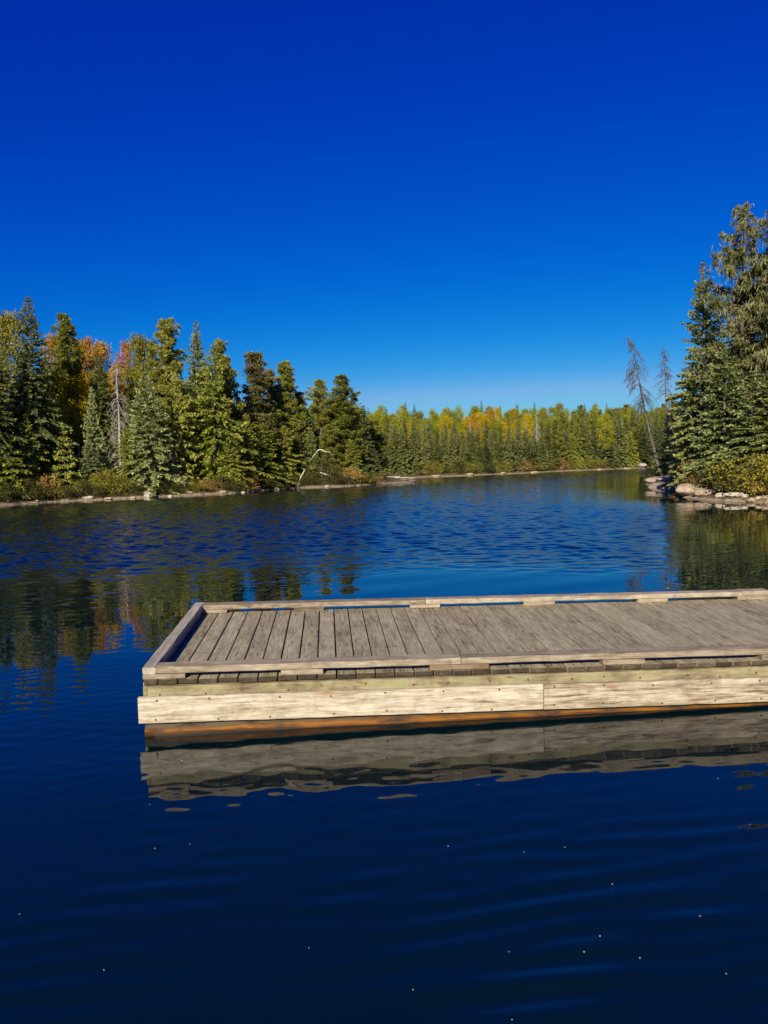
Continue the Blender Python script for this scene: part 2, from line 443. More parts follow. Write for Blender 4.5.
# ------------------------------------------------------------------ water with real waves
fineW = np.arange(-33, 33, 0.16)
angsW = np.radians(np.concatenate([fineW, np.arange(33, 327, 3.0)]))
radW = np.concatenate([[0.05, 0.8, 1.6, 2.2], np.geomspace(2.6, 150, 1200), np.geomspace(170, 900, 8)])
X, Y, Fq = polar_grid(angsW, radW)
_, S = land(X, Y)
Rr = np.hypot(X, Y)
def sstep(a, b, x):
    u = np.clip((x - a) / (b - a), 0, 1); return u * u * (3 - 2 * u)
def waves(X, Y, lam0, lam1, n, spread, seed, mean=0.0):
    """sum of n travelling waves, rms slope about 1"""
    r = np.random.default_rng(seed); o = np.zeros(X.shape)
    for i in range(n):
        lam = lam0 * (lam1 / lam0) ** r.random(); k = 2 * PI / lam
        a = mean + r.normal(0, spread)
        o += np.sin(k * (Y * math.cos(a) + X * math.sin(a)) + r.uniform(0, 6.28)) / k
    return o * math.sqrt(2.0 / n)
az = np.degrees(np.arctan2(X, Y))
patch = 0.5 + 0.5 * wav(X, Y, 0.11, 21)
edge = Rr - 1.0 * sstep(-6, 2, X) + 1.5 * wav(X * 0.5, Y, 0.35, 22)
wind = sstep(13.5, 17.5, edge) * (0.78 + 0.3 * patch)
lee = sstep(18.5, 22.5, az + 0.8 * wav(X, Y, 0.5, 23)) * sstep(46, 30, Rr)
wind *= (1 - 0.93 * lee)
wind *= sstep(0.5, 7.0, -S)
Zw = np.zeros(X.shape)
Zw += waves(X, Y, 0.28, 0.72, 52, 0.75, 31, 0.25) * wind * (0.088 + 0.085 * sstep(4, -7, X)) + waves(X, Y, 1.2, 2.4, 8, 0.4, 38, 0.2) * wind * 0.015
mid = sstep(5.0, 8.5, Rr) * (1 - sstep(14, 22, Rr))
gust = np.clip(0.45 + 0.65 * wav(X * 0.45, Y * 1.2, 0.9, 35), 0.08, 1.3)
Zw += waves(X, Y, 0.12, 0.36, 30, 0.5, 32, -0.2) * mid * 0.032 * gust
Zw += waves(X, Y, 1.0, 2.6, 8, 0.4, 33, 0.1) * 0.004 * (1 - wind.clip(0, 1))
near = 1 - sstep(6.0, 11, Rr)
gl = 0.35 + 0.65 * np.clip(0.5 + 0.8 * wav(X * 0.5, Y, 0.9, 36), 0, 1)
Zw += waves(X, Y, 0.085, 0.22, 26, 0.6, 34, -0.10) * near * 0.013 * gl
Zw += waves(X, Y, 0.14, 0.26, 30, 0.13, 37, -0.10) * near * (0.006 + 0.050 * (1 - sstep(3.3, 4.8, Rr))) * (0.6 + 0.45 * np.clip(0.5 + 0.7 * wav(X, Y, 0.7, 41), 0, 1))
t = NT('lake_water')
v = t.coords('Object')
sepv = t.n('ShaderNodeSeparateXYZ'); t.l(v, sepv.inputs[0])
att = t.attr('tint')
p = t.principled((0.0008, 0.0075, 0.011), 0.02, None, 0.5)
p.inputs['IOR'].default_value = 1.45
t.l(t.mapr(att, 0.0, 1.0, 0.012, 0.10), p.inputs['Roughness'])
vs = t.coords('Object', (0.6, 1.0, 1.0))
hb = t.noise(vs, 9.0, 3, 0.55)
bmp = t.n('ShaderNodeBump'); bmp.inputs['Distance'].default_value = 0.02
t.l(hb, bmp.inputs['Height']); t.l(t.mapr(att, 0.0, 1.0, 0.0, 0.55), bmp.inputs['Strength'])
t.l(bmp.outputs['Normal'], p.inputs['Normal'])
wm = np_mesh('water', np.stack([X, Y, Zw], 1), Fq, t.m, tint=np.clip(wind.reshape(-1)[Fq[:, 0]], 0, 1), smooth=True)
water = link('water', wm); tag(water, kind='structure')

# ------------------------------------------------------------------ dock
U0 = np.array([-1.785, 5.511, 0.4127]); YAW, TA, TB = 0.0728, 0.0136, 0.0300
dock = empty('floating_dock', tuple(U0))
dock.rotation_mode = 'XYZ'
dock.matrix_world = Matrix.Translation(Vector(U0)) @ Matrix.Rotation(YAW, 4, 'Z') @ Matrix.Rotation(TA, 4, 'Y') @ Matrix.Rotation(TB, 4, 'X')
tag(dock, 'long weathered wooden dock with low plank rails, floating on the dark blue lake', 'dock')
DM = np.array(dock.matrix_world)
def dock_u(px, vv, w):
    lo, hi = -1.0, 9.0
    for _ in range(50):
        m = (lo + hi) / 2
        q = DM @ np.array([m, vv, w, 1.0])
        if project(q[:3])[0] < px: lo = m
        else: hi = m
    return lo

def wood_mat(name, stops, axis, scale=1.0, green=None, stain=None, contrast=1.0, rough=0.85, swirl=0.0, spots=None, blotch=0.3, along=0.9, mul=1.0, fine=0.38, board_var=0.14):
    t = NT(name)
    sc_ = {'u': (along, 9, 9), 'v': (9, along, 9)}[axis]
    stops = [(p_, tuple(q * mul for q in c_)) for p_, c_ in stops]
    tint = t.attr('tint')
    tc = t.n('ShaderNodeTexCoord'); off = t.n('ShaderNodeCombineXYZ')
    t.l(t.math('MULTIPLY', tint, 37.0), off.inputs[0]); t.l(t.math('MULTIPLY', tint, 53.0), off.inputs[1])
    add = t.n('ShaderNodeVectorMath', operation='ADD'); t.l(tc.outputs['Object'], add.inputs[0]); t.l(off.outputs[0], add.inputs[1])
    mp = t.n('ShaderNodeMapping'); mp.inputs['Scale'].default_value = sc_; t.l(add.outputs[0], mp.inputs['Vector'])
    mp2 = t.n('ShaderNodeMapping'); mp2.inputs['Scale'].default_value = tuple(k * 5 if k > 5 else k * 2.2 for k in sc_); t.l(add.outputs[0], mp2.inputs['Vector'])
    big = t.noise(mp.outputs['Vector'], 1.0 * scale, 6, 0.62, swirl)
    grain = t.noise(mp2.outputs['Vector'], 1.3 * scale, 4, 0.7, swirl * 0.4)
    f = t.math('ADD', t.math('MULTIPLY', big, 1 - fine), t.math('MULTIPLY', grain, fine))
    f = t.math('ADD', f, t.math('MULTIPLY', t.math('SUBTRACT', tint, 0.5), board_var))
    col = t.ramp(f, stops)
    mp3 = t.n('ShaderNodeMapping'); mp3.inputs['Scale'].default_value = tuple(150 if k > 5 else 2.0 for k in sc_); t.l(add.outputs[0], mp3.inputs['Vector'])
    chk = t.noise(mp3.outputs['Vector'], 1.0, 3, 0.6, swirl * 0.5)
    col = t.mix(t.math('MULTIPLY', t.mapr(chk, 0.52, 0.68), 0.5), col, t.mix(0.75, col, (0.03, 0.02, 0.012)))
    blot = t.noise(tc.outputs['Object'], 7.0, 5, 0.7, 1.0)
    col = t.mix(t.math('MULTIPLY', t.mapr(blot, 0.46, 0.66), blotch), col, t.mix(0.6, col, (0.06, 0.045, 0.03)))
    if green is not None:
        col = t.mix(t.math('MULTIPLY', t.mapr(t.noise(tc.outputs['Object'], 3.0, 4, 0.6), 0.45, 0.65), 0.7), col, green)
    if stain is not None:
        col = t.mix(t.math('MULTIPLY', t.mapr(t.noise(tc.outputs['Object'], 4.5, 5, 0.7), 0.58, 0.72), 0.75), col, stain)
    if spots is not None:
        vo = t.n('ShaderNodeTexVoronoi'); vo.inputs['Scale'].default_value = 5.5; t.l(mp.outputs['Vector'], vo.inputs['Vector'])
        vo.inputs['Scale'].default_value = 1.6
        col = t.mix(t.mapr(vo.outputs['Distance'], 0.06, 0.16, 0.8, 0.0), col, spots)
    t.principled(col, rough, t.bump(f, 0.5, 0.006), 0.2)
    return t.m

M['deck'] = wood_mat('weathered_deck_wood', [(0.34, (0.10, 0.080, 0.050)), (0.45, (0.27, 0.230, 0.150)), (0.55, (0.37, 0.322, 0.215)), (0.68, (0.52, 0.465, 0.33))], 'v', 1.3, None, (0.10, 0.075, 0.058), spots=(0.07, 0.045, 0.035), fine=0.62, along=1.3, mul=0.88, board_var=0.07, blotch=0.2)
M['rail'] = wood_mat('bleached_rail_wood', [(0.35, (0.14, 0.105, 0.07)), (0.46, (0.36, 0.29, 0.205)), (0.56, (0.50, 0.42, 0.30)), (0.68, (0.66, 0.58, 0.44))], 'u', 1.0, None, (0.20, 0.15, 0.10), swirl=0.8, along=2.2, mul=0.62, blotch=0.6, fine=0.5)
M['rail_side'] = wood_mat('grey_rail_wood', [(0.28, (0.12, 0.105, 0.08)), (0.5, (0.29, 0.262, 0.205)), (0.72, (0.44, 0.405, 0.325))], 'v', 1.0)
M['block_brown'] = wood_mat('brown_block_wood', [(0.3, (0.20, 0.125, 0.075)), (0.5, (0.38, 0.26, 0.17)), (0.7, (0.52, 0.40, 0.28))], 'u', 1.0, mul=0.55, along=2.0)
M['board_green'] = wood_mat('mossy_grey_board_wood', [(0.35, (0.09, 0.07, 0.035)), (0.45, (0.26, 0.21, 0.115)), (0.55, (0.40, 0.335, 0.195)), (0.68, (0.58, 0.50, 0.32))], 'u', 1.0, (0.27, 0.255, 0.135), (0.13, 0.10, 0.06), swirl=1.2, blotch=0.7, along=2.4, mul=0.66, spots=(0.12, 0.06, 0.03))
M['fascia'] = wood_mat('bleached_fascia_wood', [(0.34, (0.20, 0.14, 0.08)), (0.44, (0.50, 0.42, 0.29)), (0.53, (0.70, 0.62, 0.48)), (0.66, (0.82, 0.77, 0.66))], 'u', 1.0, None, (0.33, 0.25, 0.16), swirl=2.0, blotch=0.5, along=1.4, mul=0.64, fine=0.5, spots=(0.22, 0.12, 0.06))
M['endgrain'] = wood_mat('stained_joist_wood', [(0.3, (0.03, 0.02, 0.014)), (0.5, (0.10, 0.072, 0.045)), (0.7, (0.26, 0.20, 0.13))], 'u', 1.6, mul=0.5, along=5.0)
M['nail'] = NT('rusty_iron'); M['nail'].principled((0.10, 0.035, 0.018), 0.8); M['nail'] = M['nail'].m
t = NT('wet_stained_shaded_timber')                      # lower bands soaked by rising and falling water; grey top is painted-in fascia shade
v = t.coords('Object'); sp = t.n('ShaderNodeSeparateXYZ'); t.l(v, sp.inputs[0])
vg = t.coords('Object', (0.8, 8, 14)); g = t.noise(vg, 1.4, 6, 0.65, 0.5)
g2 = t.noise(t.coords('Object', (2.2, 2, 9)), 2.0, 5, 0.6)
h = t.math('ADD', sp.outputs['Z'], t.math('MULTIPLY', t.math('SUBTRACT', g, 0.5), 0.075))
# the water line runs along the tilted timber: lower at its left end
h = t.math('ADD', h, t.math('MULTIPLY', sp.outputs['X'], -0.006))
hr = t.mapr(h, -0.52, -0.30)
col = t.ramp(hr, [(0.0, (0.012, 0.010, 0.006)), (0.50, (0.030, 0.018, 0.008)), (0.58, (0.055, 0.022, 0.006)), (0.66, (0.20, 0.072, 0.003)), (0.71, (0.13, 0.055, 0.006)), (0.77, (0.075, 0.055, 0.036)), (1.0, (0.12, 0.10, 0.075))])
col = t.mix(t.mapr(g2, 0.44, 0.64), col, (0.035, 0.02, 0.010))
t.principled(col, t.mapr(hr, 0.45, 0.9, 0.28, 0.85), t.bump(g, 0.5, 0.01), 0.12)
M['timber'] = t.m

def board_bm(bm, u0, u1, v0, v1, w0, w1, bev=0.004, tint=0.5, layer=None, jit=0.0):
    vs = [bm.verts.new((u, v_, w)) for w in (w0, w1) for v_ in (v0, v1) for u in (u0, u1)]
    if jit:
        for q in vs: q.co += Vector((random.uniform(-jit, jit), random.uniform(-jit, jit), random.uniform(-jit, jit)))
    fs = [bm.faces.new([vs[i] for i in f]) for f in ((0, 2, 3, 1), (4, 5, 7, 6), (0, 1, 5, 4), (2, 6, 7, 3), (0, 4, 6, 2), (1, 3, 7, 5))]
    lay = bm.faces.layers.float.get('tint') or bm.faces.layers.float.new('tint')
    for f in fs: f[lay] = tint
    if bev:
        r = bmesh.ops.bevel(bm, geom=list({e for f in fs for e in f.edges}), offset=bev, segments=2, profile=0.6, affect='EDGES')
        for f in r['faces']: f[lay] = tint
def bm_obj(name, bm, mat, parent):
    bm.normal_update(); me = bpy.data.meshes.new(name); bm.to_mesh(me); bm.free(); me.materials.append(mat)
    return link(name, me, parent)
def long_board(name, u0, u1, v0, v1, w0, w1, mat, parent=None, bev=0.006, rag=0.003, seed=0, axis='u', step=0.12):
    """one board with slightly worn, uneven edges"""
    r = random.Random(seed + int(u0 * 1000)); bm = bmesh.new()
    lo, hi = (u0, u1) if axis == 'u' else (v0, v1)
    n = max(2, int((hi - lo) / step)); tint = r.random()
    lay = bm.faces.layers.float.new('tint'); rings = []
    for i in range(n + 1):
        s = lo + (hi - lo) * i / n; e = bev
        q = []
        a0, a1 = (v0, v1) if axis == 'u' else (u0, u1)
        for (a, w) in ((a0 + e, w0), (a1 - e, w0), (a1, w0 + e), (a1, w1 - e), (a1 - e, w1), (a0 + e, w1), (a0, w1 - e), (a0, w0 + e)):
            a += r.uniform(-rag, rag); w += r.uniform(-rag, rag) * 0.6
            q.append(bm.verts.new((s, a, w) if axis == 'u' else (a, s, w)))
        rings.append(q)
    for A, B in zip(rings, rings[1:]):
        for i in range(8):
            f = bm.faces.new((A[i], A[(i + 1) % 8], B[(i + 1) % 8], B[i])); f[lay] = tint
    for q in (rings[0], rings[-1]):
        f = bm.faces.new(q); f[lay] = tint
    bmesh.ops.recalc_face_normals(bm, faces=bm.faces[:])
    return bm_obj(name, bm, mat, parent)
def nails(parent, pts):
    """small rusty nail heads on a front face (v = const)"""
    for (u, v_, w) in pts:
        bm = bmesh.new()
        bmesh.ops.create_cone(bm, cap_ends=True, segments=8, radius1=0.008, radius2=0.006, depth=0.004,
                              matrix=Matrix.Translation((u, v_ - 0.0025, w)) @ Matrix.Rotation(PI / 2, 4, 'X'))
        bm_obj('nail', bm, M['nail'], parent)

UEND, VD = 8.4, 2.25
bm = bmesh.new(); lay = bm.faces.layers.float.new('tint')
edges = [0.0, 0.1037]
while edges[-1] < UEND: edges.append(edges[-1] + 0.145)
for a, b in zip(edges, edges[1:]):
    g_ = random.uniform(0.0045, 0.0065); dz = random.uniform(-0.002, 0.002)
    board_bm(bm, a + g_, b - g_, 0.0 + random.uniform(-0.006, 0.004), VD - random.uniform(0, 0.008), -0.038 + dz, dz, 0.005, random.random(), jit=0.0012)
deck = bm_obj('deck', bm, M['deck'], dock)
deck.data.materials.append(M['endgrain'])
for q in deck.data.polygons:
    if abs(q.normal.y) > 0.6: q.material_index = 1
# nails in two rows over the joists, one mesh part of the deck
bm = bmesh.new()
for a, b in zip(edges, edges[1:]):
    for v_ in (0.22, 0.80, 1.42, 2.02):
        for k in (0.28, 0.72):
            bmesh.ops.create_cone(bm, cap_ends=True, segments=6, radius1=0.005, radius2=0.004, depth=0.003,
                                  matrix=Matrix.Translation((a + (b - a) * k + random.uniform(-.006, .006), v_ + random.uniform(-.012, .012), 0.003)))
tag(bm_obj('nail_heads', bm, M['nail'], deck), kind='stuff')

# rails: boards on low blocks along front and back, a solid one along the left end
RW0, RW1 = 0.044, 0.092
uj = dock_u(461, 0.0, 0.07)
long_board('rail', 0.094, uj - 0.003, -0.006, 0.134, RW0, RW1, M['rail'], dock, seed=1)
long_board('rail', uj + 0.003, 4.9, -0.004, 0.136, RW0 + 0.001, RW1, M['rail'], dock, seed=2)
long_board('rail', 4.906, UEND, -0.006, 0.134, RW0, RW1, M['rail'], dock, seed=22)
ubj = dock_u(424, VD, 0.09); ube = dock_u(766, VD - 0.07, 0.07)
long_board('rail', 0.094, ubj - 0.003, VD - 0.134, VD + 0.006, RW0, RW1, M['rail'], dock, seed=3)
long_board('rail', ubj + 0.003, ube - 0.30, VD - 0.136, VD + 0.004, RW0, RW1, M['rail'], dock, seed=4)
long_board('rail', ube - 0.294, ube, VD - 0.134, VD + 0.006, RW0, RW1 + 0.006, M['rail'], dock, seed=5)
sr_ = long_board('rail', 0.0, 0.092, -0.008, VD + 0.006, RW0 + 0.001, RW1 + 0.002, M['rail_side'], dock, seed=6, axis='v')
sr_['label'] = 'grey side rail across the end of the dock'
for (p0, p1, m_) in ((142, 185, 'rail'), (281, 323, 'rail'), (430, 489, 'block_brown'), (603, 645, 'rail'), (762, 806, 'rail')):
    b0 = dock_u(p0, -0.01, 0.02) if p0 > 143 else 0.002
    long_board('rail_block', b0, dock_u(p1, -0.01, 0.02), -0.010, 0.128, 0.003, RW0 - 0.002, M[m_], dock, seed=10 + p0)
for u_ in (5.9, 7.0, 8.0):
    long_board('rail_block', u_, u_ + .35, -0.010, 0.128, 0.003, RW0 - 0.002, M['rail'], dock, seed=int(u_ * 10))
for (p0, p1) in ((205, 227), (294, 324), (410, 440), (524, 555), (638, 668), (738, 768)):
    b0 = dock_u(p0, VD - .13, 0.02) if p0 > 206 else 0.094
    long_board('rail_block', b0, dock_u(p1, VD - .13, 0.02), VD - 0.128, VD + 0.008, 0.003, RW0 - 0.002, M['rail'], dock, seed=50 + p0)
long_board('rail_block', 0.003, 0.088, 0.135, VD - 0.135, 0.003, RW0 - 0.002, M['rail_side'], dock, seed=77, axis='v')

# frame under the deck, facing boards, wet timber at the water line
long_board('joist', 0.03, UEND, 0.030, 0.075, -0.30, -0.041, M['endgrain'], dock, seed=11)
long_board('joist', 0.03, UEND, VD - 0.075, VD - 0.03, -0.30, -0.041, M['endgrain'], dock, seed=12)
long_board('joist', 0.032, 0.075, 0.078, VD - 0.078, -0.30, -0.041, M['endgrain'], dock, seed=13, axis='v')
for k in range(1, 14):
    long_board('joist', 0.6 * k, 0.6 * k + 0.04, 0.078, VD - 0.078, -0.2, -0.041, M['endgrain'], dock, seed=30 + k, axis='v')
us = 0.034
up_ = long_board('upper_board', us, UEND, -0.022, 0.028, -0.158, -0.047, M['board_green'], dock, seed=14)
up_['label'] = 'greenish grey upper facing board'
long_board('corner_post', 0.002, us - 0.004, -0.016, 0.10, -0.30, -0.044, M['board_green'], dock, seed=15)
ufj = dock_u(543.5, -0.06, -0.2)
fa = long_board('fascia_board', -0.028, ufj - 0.0025, -0.062, -0.024, -0.307, -0.112, M['fascia'], dock, seed=16, rag=0.0022)
fb = long_board('fascia_board', ufj + 0.0025, UEND, -0.064, -0.024, -0.309, -0.116, M['fascia'], dock, seed=17, rag=0.0022)
long_board('fascia_board', 0.0, UEND, VD + 0.003, VD + 0.04, -0.309, -0.05, M['fascia'], dock, seed=18)
long_board('fascia_board', -0.026, 0.0, 0.104, VD, -0.305, -0.05, M['rail_side'], dock, seed=19, axis='v')
r_ = random.Random(3)
nails(fa, [(u_ + r_.uniform(-.05, .05), -0.062, w_ + r_.uniform(-.01, .01)) for u_ in np.arange(0.12, ufj, 0.41) for w_ in (-0.28, -0.14)])
nails(fb, [(u_ + r_.uniform(-.05, .05), -0.064, w_ + r_.uniform(-.01, .01)) for u_ in np.arange(ufj + .06, UEND, 0.41) for w_ in (-0.28, -0.14)])
nails(up_, [(u_ + r_.uniform(-.05, .05), -0.022, -0.09 + r_.uniform(-.02, .02)) for u_ in np.arange(0.14, UEND, 0.30)])
# round-faced timber floats
bm = bmesh.new(); lay = bm.faces.layers.float.new('tint')
def timber(bm, u0, u1, vc, wc, rv, rw, seed):
    r = random.Random(seed); rings = []; n = int((u1 - u0) / 0.1)
    ph = [r.uniform(0, 6.28) for _ in range(4)]
    for i in range(n + 1):
        u = u0 + (u1 - u0) * i / n; q = []
        for k in range(20):
            a = 2 * PI * k / 20; ca, sa = math.cos(a), math.sin(a)
            ex = 0.55
            x = math.copysign(abs(ca) ** ex, ca) * (rv + 0.004 * math.sin(u * 3 + ph[0]) + r.uniform(-.002, .002))
            z = math.copysign(abs(sa) ** ex, sa) * (rw + 0.003 * math.sin(u * 4.3 + ph[1]) + r.uniform(-.002, .002))
            q.append(bm.verts.new((u, vc + x, wc + z)))
        rings.append(q)
    for A, B in zip(rings, rings[1:]):
        for k in range(20):
            f = bm.faces.new((A[k], A[(k + 1) % 20], B[(k + 1) % 20], B[k])); f.smooth = True
    bm.faces.new(rings[0]); bm.faces.new(rings[-1][::-1])
    bmesh.ops.recalc_face_normals(bm, faces=bm.faces[:])
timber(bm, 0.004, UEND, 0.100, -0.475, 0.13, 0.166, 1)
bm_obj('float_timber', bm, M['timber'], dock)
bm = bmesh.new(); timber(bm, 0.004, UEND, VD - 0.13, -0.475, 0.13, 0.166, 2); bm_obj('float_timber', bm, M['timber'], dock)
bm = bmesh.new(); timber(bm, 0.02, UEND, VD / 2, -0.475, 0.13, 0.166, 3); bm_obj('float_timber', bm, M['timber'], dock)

# ------------------------------------------------------------------ placing things on the land
def shore_dist(px, py, which, r0=8.0):
    d = ray(px, py); hd = np.array([d[0], d[1]]) / math.hypot(d[0], d[1])
    rr = np.arange(r0, 260, 0.1)
    s = sd_poly(hd[0] * rr, hd[1] * rr, POLYS[which])
    k = np.argmax(s > 0)
    if s[k] <= 0: return None, hd
    return rr[k], hd
def spot(px, ytop, which, d, R_abs=None):
    """ground point at image column px, d metres behind the shore, and the height that reaches ytop"""
    py = (ytop + 480) / 2
    r, hd = shore_dist(px, py, which)
    if R_abs: r = R_abs; d = 0
    r = r + d
    x, y = hd * r; z = ground_z(x, y)
    dt = ray(px, ytop); top = CAM_H + r * dt[2] / math.hypot(dt[0], dt[1])
    return x, y, z, top - z, r

LIB = {}
def lib(key, fn, n, **kw):
    LIB[key] = [fn(seed=100 + 17 * i + sum(map(ord, key)), **kw) for i in range(n)]
lib('spruce', spruce, 4, H=11, R=1.75, mat=M['spruce'], base=0.07)
lib('tall_spruce', spruce, 2, H=13, R=1.9, mat=M['dark_spruce'], base=0.16, ragged=0.42, droop=0.4)
lib('blue_spruce', spruce, 3, H=8, R=1.9, mat=M['blue_spruce'], base=0.03, ragged=0.25)
lib('narrow_spruce', spruce, 5, H=9, R=1.0, mat=M['spruce'], base=0.05, ragged=0.35, power=0.6, dens=0.85)
lib('dark_narrow', spruce, 2, H=9, R=1.15, mat=M['dark_spruce'], base=0.04, ragged=0.25, power=0.75)
lib('little_spruce', spruce, 2, H=3.5, R=0.85, mat=M['cedar'], base=0.02, ragged=0.2, card=0.24)
lib('pine', pine, 4, H=11, R=1.5, mat=M['pine'], base=0.36)
lib('full_pine', pine, 3, H=11, R=1.8, mat=M['pine'], base=0.12, rounded=True)
lib('rust_pine', pine, 3, H=11, R=1.35, mat=M['rust_pine'], base=0.22, strands=0.3)
lib('cedar', spruce, 4, H=8, R=1.7, mat=M['cedar'], base=0.05, ragged=0.55, power=0.55, droop=0.5, card=0.27, dens=0.95)
lib('yellow', broadleaf, 3, H=9, R=1.7, mat=M['yellow'])
lib('lime', broadleaf, 3, H=9, R=1.9, mat=M['lime'])
lib('olive', broadleaf, 2, H=9, R=1.7, mat=M['olive'])
lib('orange', broadleaf, 2, H=9, R=1.7, mat=M['orange'])
lib('red', broadleaf, 1, H=9, R=1.6, mat=M['red'])
lib('dead', dead_tree, 3, H=9, R=1.2, nb=120, twig=5)
lib('lichen_pine', pine, 2, H=13, R=2.5, mat=M['lichen'], base=0.20, strands=0.5, dens=0.62, droop=0.10, tuft=0.75, rounded=True)
lib('bush', broadleaf, 3, H=1.6, R=1.0, mat=M['olive'], base=0.1, nclump=34, leaf=0.10, per=45, bark='bark', stems=4)
lib('green_bush', broadleaf, 3, H=1.6, R=1.1, mat=M['shrub'], base=0.1, nclump=34, leaf=0.10, per=45, bark='bark', stems=4)
lib('rust_bush', broadleaf, 2, H=1.2, R=0.9, mat=M['rustbush'], base=0.1, nclump=30, leaf=0.09, per=40, bark='bark', stems=4)
for k in ('yellow', 'orange', 'lime'): pass

NAMES = {'spruce': 'spruce_tree', 'tall_spruce': 'spruce_tree', 'blue_spruce': 'spruce_tree', 'narrow_spruce': 'spruce_tree', 'dark_narrow': 'spruce_tree',
         'little_spruce': 'spruce_sapling', 'pine': 'pine_tree', 'full_pine': 'pine_tree', 'rust_pine': 'pine_tree', 'lichen_pine': 'pine_tree', 'cedar': 'cedar_tree',
         'yellow': 'birch_tree', 'lime': 'birch_tree', 'olive': 'aspen_tree', 'orange': 'birch_tree', 'red': 'maple_tree', 'dead': 'dead_tree',
         'bush': 'shrub', 'green_bush': 'shrub', 'rust_bush': 'shrub'}
USED = {}
def plant(kind, px, ytop, which, d, wpx=None, label=None, group=None, var=None, R_abs=None, sink=0.05):
    i = USED.get(kind, 0); USED[kind] = i + 1
    tm, cm, H0, R0 = LIB[kind][(i if var is None else var) % len(LIB[kind])]
    x, y, z, h, r = spot(px, ytop, which, d, R_abs)
    h = max(h, 0.4)
    sz = h / H0
    sx = sz if wpx is None else (wpx / F_PX * r / 2) / R0
    sx = min(max(sx, 0.45 * sz), 2.2 * sz)
    e = empty(NAMES[kind], (x, y, z - sink), random.uniform(0, 2 * PI))
    e.scale = (sx, sx, sz)
    link('trunk', tm, e)
    link('bare_branches' if kind == 'dead' else 'crown', cm, e)
    cat = {'shrub': 'bush', 'spruce_sapling': 'sapling'}.get(NAMES[kind], 'tree')
    tag(e, label, cat, group)
    return e

